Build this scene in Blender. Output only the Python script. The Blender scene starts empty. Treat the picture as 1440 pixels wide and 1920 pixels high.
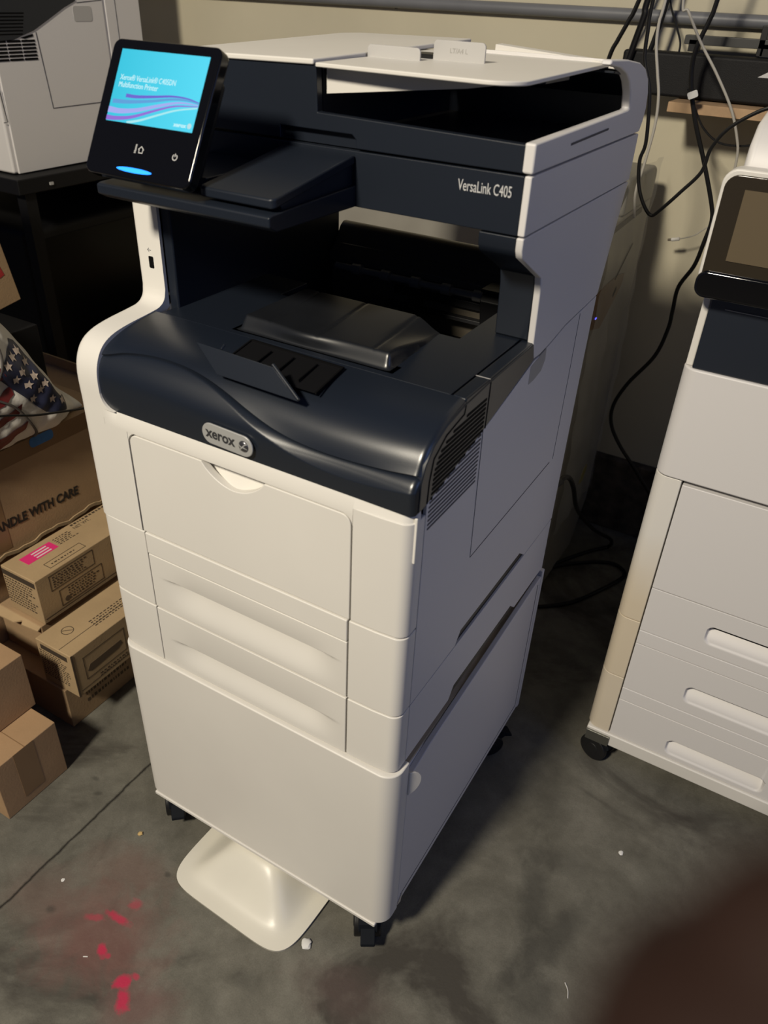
import bpy, bmesh, math, random
from mathutils import Vector, Matrix
random.seed(4)
S = bpy.context.scene
C = S.collection
# ------------------------------------------------------------------ camera, light, exposure
cam = bpy.data.cameras.new('camera'); camo = bpy.data.objects.new('camera', cam); C.objects.link(camo)
camo.location = (0.7601, -0.5555, 1.2350)
camo.rotation_euler = (0.9804, -0.0400, 0.5344)
cam.sensor_fit = 'VERTICAL'; cam.sensor_height = 36; cam.sensor_width = 27
cam.lens = 1475.68 / 1920 * 36
cam.clip_start = 0.005
cam.dof.use_dof = True; cam.dof.focus_distance = 1.15; cam.dof.aperture_fstop = 6.5
S.camera = camo
S.view_settings.view_transform = 'Standard'; S.view_settings.look = 'None'
S.view_settings.gamma = 1; S.view_settings.use_curve_mapping = False
S.view_settings.exposure = 0.0
wd = bpy.data.worlds.new('world'); S.world = wd; wd.use_nodes = True
wd.node_tree.nodes['Background'].inputs[0].default_value = (0.34, 0.47, 0.95, 1)
wd.node_tree.nodes['Background'].inputs[1].default_value = 0.062
def area(name, loc, target, size, power, col):
    l = bpy.data.lights.new(name, 'AREA'); l.energy = power; l.color = col; l.shape = 'DISK'; l.size = size
    o = bpy.data.objects.new(name, l); C.objects.link(o); o.location = loc
    o.rotation_euler = (Vector(target) - Vector(loc)).to_track_quat('-Z', 'Y').to_euler()
area('garage_bulb', (0.10, -2.0, 2.65), (0.2, 0.5, 0.6), 0.34, 89, (1.0, 0.905, 0.735))
area('cool_side_fill', (3.2, -0.2, 1.9), (0.4, 0.5, 0.7), 1.6, 7.4, (0.27, 0.42, 1.0))  # added cool fill for the right-hand faces, no known source

# ------------------------------------------------------------------ helpers
ORG = {}
def tag(o, label=None, cat=None, group=None, kind=None):
    if label: o['label'] = label
    if cat: o['category'] = cat
    if group: o['group'] = group
    if kind: o['kind'] = kind
    return o
def thing(name, label, cat, loc, group=None):
    o = bpy.data.objects.new(name, None); C.objects.link(o); o.location = loc; o.empty_display_size = 0.02
    ORG[o] = Vector(loc); return tag(o, label, cat, group)
def obj(name, bm, mat, parent=None, bevel=0, seg=2, angle=35, rot=None, label=None):
    """world-space bmesh -> one mesh object; children are stored relative to their thing's origin"""
    bmesh.ops.recalc_face_normals(bm, faces=bm.faces)
    me = bpy.data.meshes.new(name); 
    org = ORG.get(parent, Vector((0, 0, 0)))
    if parent is not None:
        bmesh.ops.translate(bm, verts=bm.verts, vec=-org)
    if rot is not None: bmesh.ops.transform(bm, matrix=rot, verts=bm.verts)
    bm.to_mesh(me); bm.free()
    mats = mat if isinstance(mat, (list, tuple)) else [mat]
    for m in mats: me.materials.append(m)
    for p in me.polygons: p.use_smooth = True
    me.set_sharp_from_angle(angle=math.radians(angle))
    o = bpy.data.objects.new(name, me); C.objects.link(o)
    if parent is not None: o.parent = parent; ORG[o] = org
    if bevel:
        b = o.modifiers.new('bevel', 'BEVEL'); b.width = bevel; b.segments = seg; b.limit_method = 'ANGLE'
        b.angle_limit = math.radians(40); b.harden_normals = True
    if label: o['label'] = label
    return o
def single(name, bm, mat, label, cat, group=None, **k):
    """top-level thing that is one mesh, origin at its lowest centre"""
    xs = [v.co for v in bm.verts]; lo = Vector([min(c[i] for c in xs) for i in range(3)]); hi = Vector([max(c[i] for c in xs) for i in range(3)])
    loc = Vector(((lo.x+hi.x)/2, (lo.y+hi.y)/2, lo.z)); bmesh.ops.translate(bm, verts=bm.verts, vec=-loc)
    o = obj(name, bm, mat, **k); o.location = loc
    return tag(o, label, cat, group)
def BM(): return bmesh.new()
def box(bm, x0, x1, y0, y1, z0, z1):
    vs = [bm.verts.new((x, y, z)) for x in (x0, x1) for y in (y0, y1) for z in (z0, z1)]
    for f in ((0, 1, 3, 2), (4, 6, 7, 5), (0, 4, 5, 1), (2, 3, 7, 6), (0, 2, 6, 4), (1, 5, 7, 3)): bm.faces.new([vs[i] for i in f])
    return bm
def prism(bm, pts, axis, a0, a1):
    """polygon in the plane normal to axis, extruded a0..a1 (x: pts=(y,z); y: (x,z); z: (x,y))"""
    def P(p, a): return (a, p[0], p[1]) if axis == 'x' else (p[0], a, p[1]) if axis == 'y' else (p[0], p[1], a)
    A = [bm.verts.new(P(p, a0)) for p in pts]; B = [bm.verts.new(P(p, a1)) for p in pts]
    bm.faces.new(A); bm.faces.new(B[::-1]); n = len(pts)
    for i in range(n): bm.faces.new((A[i], A[(i+1) % n], B[(i+1) % n], B[i]))
    return bm
def rr(x0, x1, y0, y1, r, n=6, corners=(1, 1, 1, 1)):
    """rounded rectangle outline; corners: (x0y0, x1y0, x1y1, x0y1)"""
    out = []
    for (cx, cy, a0, on, px, py) in ((x0+r, y0+r, 180, corners[0], x0, y0), (x1-r, y0+r, 270, corners[1], x1, y0), (x1-r, y1-r, 0, corners[2], x1, y1), (x0+r, y1-r, 90, corners[3], x0, y1)):
        if on: out += [(cx+r*math.cos(math.radians(a0+90*i/n)), cy+r*math.sin(math.radians(a0+90*i/n))) for i in range(n+1)]
        else: out.append((px, py))
    return out
def smooth(pts, n=8):
    p = [Vector(q) for q in pts]; p = [p[0]*2-p[1]] + p + [p[-1]*2-p[-2]]; out = []
    for i in range(1, len(p)-2):
        for k in range(n):
            t = k/n; a, b, c, d = p[i-1:i+3]
            out.append(0.5*((2*b)+(c-a)*t+(2*a-5*b+4*c-d)*t*t+(3*b-a-3*c+d)*t**3))
    out.append(p[-2]); return out
def tube(bm, pts, r, n=10, sm=8, flat=1.0):
    P = smooth(pts, sm) if sm else [Vector(q) for q in pts]
    up = Vector((0.13, 0.21, 0.97)); rings = []
    for i, p in enumerate(P):
        t = (P[min(i+1, len(P)-1)]-P[max(i-1, 0)]).normalized()
        u = t.cross(up)
        if u.length < 1e-4: u = t.cross(Vector((1, 0, 0)))
        u.normalize(); w = u.cross(t).normalized(); up = w
        rad = r(i/(len(P)-1)) if callable(r) else r
        rings.append([bm.verts.new(p+u*rad*math.cos(2*math.pi*k/n)+w*rad*flat*math.sin(2*math.pi*k/n)) for k in range(n)])
    for a, b in zip(rings, rings[1:]):
        for k in range(n): bm.faces.new((a[k], a[(k+1) % n], b[(k+1) % n], b[k]))
    bm.faces.new(rings[0][::-1]); bm.faces.new(rings[-1]); return bm
def surf(bm, f, us, vs):
    g = [[bm.verts.new(f(u, v)) for v in vs] for u in us]
    for i in range(len(us)-1):
        for j in range(len(vs)-1): bm.faces.new((g[i][j], g[i+1][j], g[i+1][j+1], g[i][j+1]))
    return g
def lin(a, b, n): return [a+(b-a)*i/n for i in range(n+1)]
def solid(bm, f, us, vs, d):
    """surface f closed with a back surface shifted by d"""
    d = Vector(d); g = surf(bm, f, us, vs); h = surf(bm, lambda u, v: Vector(f(u, v))+d, us, vs)
    n, m = len(us), len(vs)
    for i in range(n-1):
        bm.faces.new((g[i][0], h[i][0], h[i+1][0], g[i+1][0])); bm.faces.new((g[i][m-1], g[i+1][m-1], h[i+1][m-1], h[i][m-1]))
    for j in range(m-1):
        bm.faces.new((g[0][j], g[0][j+1], h[0][j+1], h[0][j])); bm.faces.new((g[n-1][j], h[n-1][j], h[n-1][j+1], g[n-1][j+1]))
    return bm
def cyl(bm, c, axis, r, h, n=24, r2=None):
    """cylinder from centre c along axis vector for length h"""
    a = Vector(axis).normalized(); u = a.orthogonal().normalized(); w = a.cross(u); c = Vector(c); r2 = r if r2 is None else r2
    A = [bm.verts.new(c+(u*math.cos(2*math.pi*k/n)+w*math.sin(2*math.pi*k/n))*r) for k in range(n)]
    B = [bm.verts.new(c+a*h+(u*math.cos(2*math.pi*k/n)+w*math.sin(2*math.pi*k/n))*r2) for k in range(n)]
    bm.faces.new(A[::-1]); bm.faces.new(B)
    for k in range(n): bm.faces.new((A[k], A[(k+1) % n], B[(k+1) % n], B[k]))
    return bm
def ss(a, b, x):
    t = max(0.0, min(1.0, (x-a)/(b-a))); return t*t*(3-2*t)
def interp(tab, x):
    if x <= tab[0][0]: return tab[0][1]
    for (a, b), (c, d) in zip(tab, tab[1:]):
        if x <= c: return b+(d-b)*(x-a)/(c-a)
    return tab[-1][1]
def csm(tab, x):
    """smooth (Catmull-Rom) table lookup"""
    n = len(tab)
    if x <= tab[0][0]: return tab[0][1]
    if x >= tab[-1][0]: return tab[-1][1]
    i = max(k for k in range(n) if tab[k][0] <= x); i = min(i, n-2)
    a = tab[max(i-1, 0)][1]; b = tab[i][1]; c = tab[i+1][1]; d = tab[min(i+2, n-1)][1]; t = (x-tab[i][0])/(tab[i+1][0]-tab[i][0])
    return 0.5*((2*b)+(c-a)*t+(2*a-5*b+4*c-d)*t*t+(3*b-a-3*c+d)*t**3)
def frame(o, right, up):
    R = Vector(right).normalized(); U = Vector(up).normalized(); N = R.cross(U)
    return Matrix(((R.x, U.x, N.x, o[0]), (R.y, U.y, N.y, o[1]), (R.z, U.z, N.z, o[2]), (0, 0, 0, 1)))
def text_into(bm, body, size, M, extrude=0.0002, align='LEFT', sx=1.0, bold=0.0, shear=0.0, valign='BOTTOM_BASELINE'):
    cu = bpy.data.curves.new('lettering', 'FONT'); cu.body = body; cu.size = size; cu.extrude = extrude; cu.offset = bold
    cu.align_x = align; cu.align_y = valign; cu.shear = shear; cu.resolution_u = 3
    o = bpy.data.objects.new('lettering', cu); C.objects.link(o)
    dg = bpy.context.evaluated_depsgraph_get(); me = bpy.data.meshes.new_from_object(o.evaluated_get(dg))
    me.transform(M @ Matrix.Diagonal((sx, 1, 1, 1))); bm.from_mesh(me); bpy.data.objects.remove(o); return bm
def fit_text(body, size, M, width, extrude=0.0002, bold=0.0):
    q = text_into(BM(), body, size, Matrix(), extrude, bold=bold); w = max(v.co.x for v in q.verts)-min(v.co.x for v in q.verts)
    bmesh.ops.transform(q, matrix=M @ Matrix.Diagonal((width/w, 1, 1, 1)), verts=q.verts); return q
def xform(bm, M): bmesh.ops.transform(bm, matrix=M, verts=bm.verts); return bm
def strip(bm, pts, w, n, up):
    """flat ribbon along pts lying on a surface with normal n"""
    n = Vector(n).normalized(); P = [Vector(p) for p in pts]; L = []; R = []
    for i, p in enumerate(P):
        t = (P[min(i+1, len(P)-1)]-P[max(i-1, 0)]).normalized(); s = t.cross(n).normalized()
        ww = w(i/(len(P)-1)) if callable(w) else w
        L.append(p+s*ww/2); R.append(p-s*ww/2)
    for a in (0, 1):
        pass
    v = [[bm.verts.new(q+n*h) for q in (L[i], R[i]) for h in (-up, up)] for i in range(len(P))]
    for a, b in zip(v, v[1:]):
        for i, j in ((0, 1), (1, 3), (3, 2), (2, 0)): bm.faces.new((a[i], a[j], b[j], b[i]))
    for e in (v[0], v[-1]): bm.faces.new((e[0], e[1], e[3], e[2]))
    return bm

# ------------------------------------------------------------------ materials
def mat(name, col, rough=0.5, metal=0.0, spec=0.5, noise=0.0, nscale=8, bump=0.0, bscale=300, coat=0.0, emit=None, estr=0, trans=0, alpha=1, sub=0):
    m = bpy.data.materials.new(name); m.use_nodes = True; nt = m.node_tree; b = nt.nodes['Principled BSDF']
    b.inputs['Base Color'].default_value = (*col, 1); b.inputs['Roughness'].default_value = rough; b.inputs['Metallic'].default_value = metal
    b.inputs['Specular IOR Level'].default_value = spec; b.inputs['Coat Weight'].default_value = coat
    if emit: b.inputs['Emission Color'].default_value = (*emit, 1); b.inputs['Emission Strength'].default_value = estr
    if trans: b.inputs['Transmission Weight'].default_value = trans
    if alpha < 1: b.inputs['Alpha'].default_value = alpha
    if sub: b.inputs['Subsurface Weight'].default_value = sub
    tc = nt.nodes.new('ShaderNodeTexCoord')
    if noise:
        n = nt.nodes.new('ShaderNodeTexNoise'); n.inputs['Scale'].default_value = nscale; n.inputs['Detail'].default_value = 6
        nt.links.new(tc.outputs['Object'], n.inputs['Vector'])
        r = nt.nodes.new('ShaderNodeValToRGB'); r.color_ramp.elements[0].position = 0.3; r.color_ramp.elements[1].position = 0.7
        r.color_ramp.elements[0].color = (*[c*(1-noise) for c in col], 1); r.color_ramp.elements[1].color = (*[min(1, c*(1+noise*0.5)) for c in col], 1)
        nt.links.new(n.outputs['Fac'], r.inputs['Fac']); nt.links.new(r.outputs['Color'], b.inputs['Base Color'])
    if bump:
        n = nt.nodes.new('ShaderNodeTexNoise'); n.inputs['Scale'].default_value = bscale; n.inputs['Detail'].default_value = 3
        nt.links.new(tc.outputs['Object'], n.inputs['Vector'])
        bp = nt.nodes.new('ShaderNodeBump'); bp.inputs['Strength'].default_value = bump; bp.inputs['Distance'].default_value = 0.001
        nt.links.new(n.outputs['Fac'], bp.inputs['Height']); nt.links.new(bp.outputs['Normal'], b.inputs['Normal'])
    return m
WHITE = mat('warm_white_plastic', (0.76, 0.735, 0.69), 0.42, noise=0.035, nscale=5, bump=0.05, bscale=900)
WHITE2 = mat('cool_white_plastic', (0.72, 0.70, 0.69), 0.45, bump=0.05, bscale=900)
YELLOWED = mat('yellowed_plastic', (0.68, 0.60, 0.475), 0.45, noise=0.05, nscale=4)
NAVY = mat('navy_plastic', (0.0105, 0.0145, 0.0235), 0.38, spec=0.45, bump=0.06, bscale=1200)
NAVYS = mat('satin_navy_plastic', (0.0100, 0.0140, 0.0230), 0.31, spec=0.9, bump=0.03, bscale=1200)
DARK = mat('black_plastic', (0.006, 0.006, 0.007), 0.45, spec=0.4)
GAP = mat('dark_gap', (0.003, 0.003, 0.0035), 0.8, spec=0.1)
GROOVE = mat('grey_groove', (0.06, 0.06, 0.075), 0.7)
CHARC = mat('charcoal_tray', (0.020, 0.020, 0.022), 0.42, noise=0.3, nscale=12, bump=0.15, bscale=500)
GLOSS = mat('glossy_black_glass', (0.004, 0.004, 0.005), 0.08, spec=0.5)
CHUTE = mat('glossy_brown_chute', (0.15, 0.13, 0.10), 0.28)
GREY = mat('grey_plastic', (0.36, 0.35, 0.33), 0.5)
LTGREY = mat('light_grey_plastic', (0.47, 0.46, 0.45), 0.5)
CHROME = mat('brushed_silver', (0.50, 0.50, 0.49), 0.42, metal=0.35)
INK = mat('dark_ink', (0.02, 0.016, 0.013), 0.7)
INK2 = mat('faded_ink', (0.11, 0.075, 0.045), 0.8)
LETTER = mat('silver_lettering', (0.62, 0.62, 0.62), 0.4)
CARD = mat('cardboard', (0.41, 0.275, 0.155), 0.8, noise=0.10, nscale=14, bump=0.3, bscale=250)
CARD2 = mat('golden_cardboard', (0.45, 0.320, 0.180), 0.75, noise=0.10, nscale=14, bump=0.3, bscale=250)
CARD3 = mat('reddish_cardboard', (0.41, 0.260, 0.140), 0.8, noise=0.10, nscale=14, bump=0.3, bscale=250)
TAPE = mat('brown_packing_tape', (0.27, 0.165, 0.085), 0.28, noise=0.08, nscale=10)
PINK = mat('magenta_print', (0.78, 0.03, 0.20), 0.6)
REDM = mat('red_marker', (0.42, 0.03, 0.03), 0.7, noise=0.3, nscale=30)
RUBBER = mat('black_rubber', (0.008, 0.008, 0.009), 0.5)
CASTM = mat('dull_navy_caster', (0.008, 0.010, 0.014), 0.75, spec=0.15)
CABLE = mat('black_cable', (0.005, 0.005, 0.006), 0.42, spec=0.35)
WCABLE = mat('white_cable', (0.42, 0.40, 0.36), 0.5)
PIPE = mat('grey_painted_pipe', (0.17, 0.175, 0.19), 0.45, noise=0.12, nscale=10)
SBAR = mat('black_textured_plastic', (0.006, 0.006, 0.007), 0.6, spec=0.3, bump=0.4, bscale=600)
WOOD = mat('raw_wood', (0.50, 0.33, 0.19), 0.7, noise=0.25, nscale=25)
IVORY = mat('ivory_plastic', (0.78, 0.75, 0.66), 0.35, noise=0.05, nscale=9)
SKIN = mat('shaded_brown_skin', (0.0155, 0.0062, 0.0040), 0.7, spec=0.2, noise=0.1, nscale=60, bump=0.2, bscale=700)  # shade of the phone on the finger is put into this dark colour
NAIL = mat('fingernail', (0.12, 0.06, 0.045), 0.3)
BLUELED = mat('blue_led', (0.02, 0.2, 0.9), 0.4, emit=(0.012, 0.20, 1.0), estr=2.2)

# floor: worn concrete with a control joint, dark scuffs and spilled magenta toner
def floor_mat():
    m = bpy.data.materials.new('worn_concrete'); m.use_nodes = True; nt = m.node_tree; N = nt.nodes; L = nt.links; b = N['Principled BSDF']
    tc = N.new('ShaderNodeTexCoord').outputs['Object']
    def noise(scale, detail=6, dist=0, rough=0.6):
        n = N.new('ShaderNodeTexNoise'); n.inputs['Scale'].default_value = scale; n.inputs['Detail'].default_value = detail
        n.inputs['Distortion'].default_value = dist; n.inputs['Roughness'].default_value = rough; L.new(tc, n.inputs['Vector']); return n.outputs['Fac']
    def ramp(src, p0, p1, c0=(0, 0, 0, 1), c1=(1, 1, 1, 1)):
        r = N.new('ShaderNodeValToRGB'); e = r.color_ramp.elements; e[0].position = p0; e[1].position = p1; e[0].color = c0; e[1].color = c1
        L.new(src, r.inputs['Fac']); return r.outputs['Color']
    def mix(f, a, c, t='MIX'):
        x = N.new('ShaderNodeMixRGB'); x.blend_type = t
        for i, s in ((0, f), (1, a), (2, c)):
            if isinstance(s, (int, float)): x.inputs[i].default_value = s
            elif isinstance(s, tuple): x.inputs[i].default_value = s
            else: L.new(s, x.inputs[i])
        return x.outputs[0]
    def math_(op, a, c=0.0, clamp=False):
        x = N.new('ShaderNodeMath'); x.operation = op; x.use_clamp = clamp
        for i, s in ((0, a), (1, c)):
            if isinstance(s, (int, float)): x.inputs[i].default_value = s
            else: L.new(s, x.inputs[i])
        return x.outputs[0]
    base = ramp(noise(7, 9, 0.4, 0.65), 0.32, 0.70, (0.122, 0.115, 0.094, 1), (0.205, 0.196, 0.165, 1))
    base = mix(0.55, base, ramp(noise(30, 8), 0.3, 0.75, (0.60, 0.60, 0.60, 1), (1.15, 1.15, 1.15, 1)), 'MULTIPLY')
    base = mix(0.35, base, ramp(noise(420, 2), 0.25, 0.8, (0.55, 0.55, 0.55, 1), (1.3, 1.3, 1.3, 1)), 'MULTIPLY')
    base = mix(ramp(noise(3.1, 7, 1.2), 0.53, 0.66), base, (0.062, 0.056, 0.047, 1))
    def blob(x, y, rx, ry, rot, thr0, thr1, ns, amp):
        mp = N.new('ShaderNodeMapping'); mp.vector_type = 'TEXTURE'; mp.inputs['Location'].default_value = (x, y, 0); mp.inputs['Rotation'].default_value = (0, 0, rot)
        mp.inputs['Scale'].default_value = (rx, ry, 1); L.new(tc, mp.inputs['Vector'])
        ln = N.new('ShaderNodeVectorMath'); ln.operation = 'LENGTH'; L.new(mp.outputs[0], ln.inputs[0])
        d = math_('ADD', ln.outputs['Value'], math_('MULTIPLY', math_('SUBTRACT', noise(ns, 6, 0.6), 0.5), amp))
        return ramp(d, thr0, thr1, (1, 1, 1, 1), (0, 0, 0, 1))
    for (x, y, rx, ry, rot, col, f, ns) in (
        (0.10, -0.20, 0.13, 0.10, 0.3, (0.20, 0.085, 0.075, 1), 0.55, 22), (0.06, -0.10, 0.10, 0.06, 0.2, (0.155, 0.085, 0.070, 1), 0.5, 22),
        (-0.02, -0.20, 0.10, 0.07, 0.2, (0.155, 0.095, 0.080, 1), 0.45, 20), (0.22, -0.24, 0.07, 0.05, 0.5, (0.16, 0.075, 0.07, 1), 0.55, 25),
        (0.46, -0.07, 0.10, 0.05, 0.2, (0.11, 0.075, 0.068, 1), 0.5, 25)):
        base = mix(math_('MULTIPLY', blob(x, y, rx, ry, rot, 0.3, 1.0, ns, 1.2), f), base, col)
    for (x, y, rx, ry, rot, f) in ((0.176, -0.230, 0.017, 0.013, 0.9, 0.9), (0.196, -0.248, 0.022, 0.012, -0.75, 0.85), (0.117, -0.213, 0.014, 0.008, -0.7, 0.85),
        (0.130, -0.214, 0.006, 0.005, 0, 0.6), (0.100, -0.165, 0.028, 0.008, 0.05, 0.7), (0.068, -0.183, 0.020, 0.007, 0.4, 0.4), (0.187, -0.214, 0.008, 0.006, 0, 0.6), (0.107, -0.135, 0.014, 0.011, 0.2, 0.4), (0.150, 0.02, 0.012, 0.008, 0, 0.4)):
        base = mix(math_('MULTIPLY', blob(x, y, rx, ry, rot, 0.45, 1.05, 90, 1.3), f), base, (0.52, 0.020, 0.075, 1))
    for (x, y, rx, ry, rot, f) in ((0.69, 0.15, 0.035, 0.13, -0.35, 0.6), (0.645, 0.22, 0.03, 0.12, 0.25, 0.6), (0.70, 0.07, 0.05, 0.05, 0.3, 0.5), (0.60, 0.42, 0.05, 0.09, 0.3, 0.45), (0.655, 0.30, 0.08, 0.03, 0.3, 0.35), (0.33, -0.13, 0.03, 0.02, 0, 0.4), (0.115, -0.07, 0.008, 0.006, 0, 0.6), (0.03, 0.20, 0.02, 0.01, 0, 0.4), (-0.10, -0.02, 0.012, 0.006, 0.4, 0.55), (-0.13, 0.0, 0.012, 0.006, 0.1, 0.5), (0.0, -0.21, 0.012, 0.008, 0.1, 0.5)):
        base = mix(math_('MULTIPLY', blob(x, y, rx, ry, rot, 0.35, 1.1, 28, 1.2), f), base, (0.045, 0.043, 0.037, 1))
    sep = N.new('ShaderNodeSeparateXYZ'); L.new(tc, sep.inputs[0])
    wob = math_('MULTIPLY', math_('SUBTRACT', noise(25, 5), 0.5), 0.012)
    d = math_('ABSOLUTE', math_('ADD', math_('ADD', sep.outputs[0], 0.0685), wob))
    base = mix(ramp(d, 0.0008, 0.0030, (1, 1, 1, 1), (0, 0, 0, 1)), base, (0.012, 0.010, 0.008, 1))
    L.new(base, b.inputs['Base Color']); b.inputs['Roughness'].default_value = 0.72; b.inputs['Specular IOR Level'].default_value = 0.3
    bp = N.new('ShaderNodeBump'); bp.inputs['Strength'].default_value = 0.35; bp.inputs['Distance'].default_value = 0.002
    L.new(noise(120, 6), bp.inputs['Height']); L.new(bp.outputs['Normal'], b.inputs['Normal'])
    return m
WALLM = mat('cream_painted_wall', (0.60, 0.55, 0.415), 0.75, noise=0.07, nscale=3.5, bump=0.25, bscale=90)
CURB = mat('rough_dark_concrete', (0.085, 0.070, 0.055), 0.95, noise=0.65, nscale=35, bump=1.0, bscale=60)

# ------------------------------------------------------------------ setting
o = obj('floor', box(BM(), -4, 4, -3.5, 1.45, -0.1, 0), floor_mat()); tag(o, kind='structure')
o = obj('wall_back', box(BM(), -4, 4, 1.36, 1.5, 0.21, 2.8), WALLM); tag(o, kind='structure')
o = obj('trim_1', box(BM(), -4, 4, 1.335, 1.5, 0.0, 0.212), CURB, bevel=0.004); tag(o, kind='structure', label='rough dark concrete curb under the cream wall')

# ------------------------------------------------------------------ shared shapes
def corner_post(bm, left, z0, z1, gap, x0=0.0275, x1=0.482, y0=0.0, depth=0.03, r=0.014, bow=0.002):
    """front panel piece from the body's side edge to the gap, with its vertical edge rounded"""
    n = 8; pts = []
    if left:
        for i in range(n+1):
            a = math.radians(180+90*i/n); pts.append((x0+r+r*math.cos(a), y0+bow+r+r*math.sin(a)))
        pts += [(x0+r+0.02, y0+bow*0.25), (gap, y0), (gap, y0+depth), (x0, y0+depth)]
    else:
        pts = [(gap, y0), (x1-r-0.02, y0+bow*0.25)]
        for i in range(n+1):
            a = math.radians(270+90*i/n); pts.append((x1-r+r*math.cos(a), y0+bow+r+r*math.sin(a)))
        pts += [(x1, y0+depth), (gap, y0+depth)]
    return prism(bm, pts, 'z', z0, z1)
def scoop_panel(bm, x0, x1, z0, z1, y, sx0, sx1, sz0, sz1, depth, soft):
    """drawer front with a shallow scoop: deepest at its top edge, running out towards the bottom"""
    def f(x, z):
        m = ss(sx0-soft, sx0+soft, x)*(1-ss(sx1-soft, sx1+soft, x))
        t = (z-sz0)/(sz1-sz0)
        d = depth*ss(0, 1, t)*m if t < 1 else depth*m*(1-ss(sz1, sz1+(z1-sz1)*0.12, z))
        return Vector((x, y+max(0, d), z))
    zs = sorted(set([z0, sz0] + lin(sz0, sz1, 14) + lin(sz1, sz1+(z1-sz1)*0.14, 4) + [z1]))
    xs = sorted(set([x0] + lin(sx0-soft, sx0+soft, 8) + lin(sx0+soft, sx1-soft, 10) + lin(sx1-soft, sx1+soft, 8) + [x1]))
    return solid(bm, f, xs, zs, (0, 0.03, 0))

# ------------------------------------------------------------------ main printer: stand
ST = thing('printer_stand', 'white wheeled cabinet stand under the near printer, plain front panel', 'cabinet', (0.26, 0.25, 0))
bm = BM(); n = 10; r = 0.024
pts = [(0.025+r+r*math.cos(math.radians(180+90*i/n)), -0.005+r+r*math.sin(math.radians(180+90*i/n))) for i in range(n+1)]
pts += [(0.487-r+r*math.cos(math.radians(270+90*i/n)), -0.005+r+r*math.sin(math.radians(270+90*i/n))) for i in range(n+1)]
pts += [(0.487, 0.034), (0.025, 0.034)]
prism(bm, pts, 'z', 0.094, 0.4255); obj('front_panel', bm, WHITE, ST, bevel=0.0022, seg=3)
obj('cabinet_body', box(BM(), 0.042, 0.477, 0.034, 0.498, 0.094, 0.395), WHITE2, ST, bevel=0.002)
bm = BM(); box(bm, 0.033, 0.486, 0.4975, 0.508, 0.094, 0.424); obj('back_panel', bm, WHITE2, ST, bevel=0.0015)
bm = prism(BM(), [(0.0365, 0.098), (0.4965, 0.098), (0.4965, 0.4150), (0.30, 0.4055), (0.10, 0.3960), (0.0365, 0.386)], 'x', 0.477, 0.4855)
obj('side_door', bm, WHITE2, ST, bevel=0.0015)
bm = prism(BM(), [(0.0365, 0.098), (0.4965, 0.098), (0.4965, 0.421), (0.0365, 0.400)], 'x', 0.026, 0.042); obj('side_panel', bm, WHITE2, ST, bevel=0.0015)
bm = BM()
for p in ([(0.4857, 0.045, 0.113), (0.4857, 0.483, 0.113), (0.4857, 0.483, 0.405)],): strip(bm, p, 0.0012, (1, 0, 0), 0.0003)
obj('door_groove', bm, GROOVE, ST)
bm = BM(); box(bm, 0.05, 0.4765, 0.03, 0.495, 0.394, 0.399); box(bm, 0.05, 0.462, 0.03, 0.495, 0.399, 0.427); obj('top_shelf', bm, mat('beige_chipboard', (0.50, 0.42, 0.31), 0.7, noise=0.2, nscale=30), ST)
bm = BM(); box(bm, 0.040, 0.472, -0.0070, 0.500, 0.0865, 0.0938); obj('base_rail', bm, WHITE, ST, bevel=0.002)
bm = prism(BM(), [(0.034, 0.404), (0.034, 0.360)] + [(0.034+0.017*math.sin(math.radians(a)), 0.382-0.022*math.cos(math.radians(a))) for a in range(15, 180, 15)], 'x', 0.4850, 0.4885)
for v in bm.verts: v.co.x += (v.co.y-0.034)*0.55
obj('door_latch', bm, WHITE, ST, bevel=0.001)
bm = prism(BM(), [(0.034, 0.100), (0.048, 0.116), (0.044, 0.096)], 'x', 0.484, 0.487); obj('hinge_pin', bm, YELLOWED, ST)
def caster(parent, x, y, ang, brake=True, ztop=0.079, R=0.025):
    M = Matrix.Translation((x, y, 0)) @ Matrix.Rotation(ang, 4, 'Z')
    bm = BM()
    prism(bm, [(-0.018, 0.030), (-0.030, 0.040), (-0.026, 0.054), (-0.006, ztop-0.010), (0.018, ztop-0.008), (0.024, 0.050), (0.022, 0.034), (0.004, 0.047)], 'x', -0.0145, 0.0145)
    cyl(bm, (0, 0, ztop-0.012), (0, 0, 1), 0.018, 0.012)
    if brake: prism(bm, [(-0.026, 0.048), (-0.046, 0.036), (-0.047, 0.030), (-0.028, 0.036)], 'x', -0.011, 0.011)
    c = obj('caster', xform(bm, M), CASTM, parent, bevel=0.0015)
    for s in (-1, 1):
        bm = cyl(BM(), (s*0.0155-0.0055, 0, R), (1, 0, 0), R, 0.011, 28); cyl(bm, (s*0.0155-0.0065, 0, R), (1, 0, 0), R*0.45, 0.013, 20)
        obj('wheel', xform(bm, M), RUBBER, c, bevel=0.002)
for (x, y, a) in ((0.440, 0.030, 0.55), (0.044, 0.036, 0.75), (0.452, 0.455, 2.4), (0.075, 0.455, 3.6)): caster(ST, x, y, a)

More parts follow.
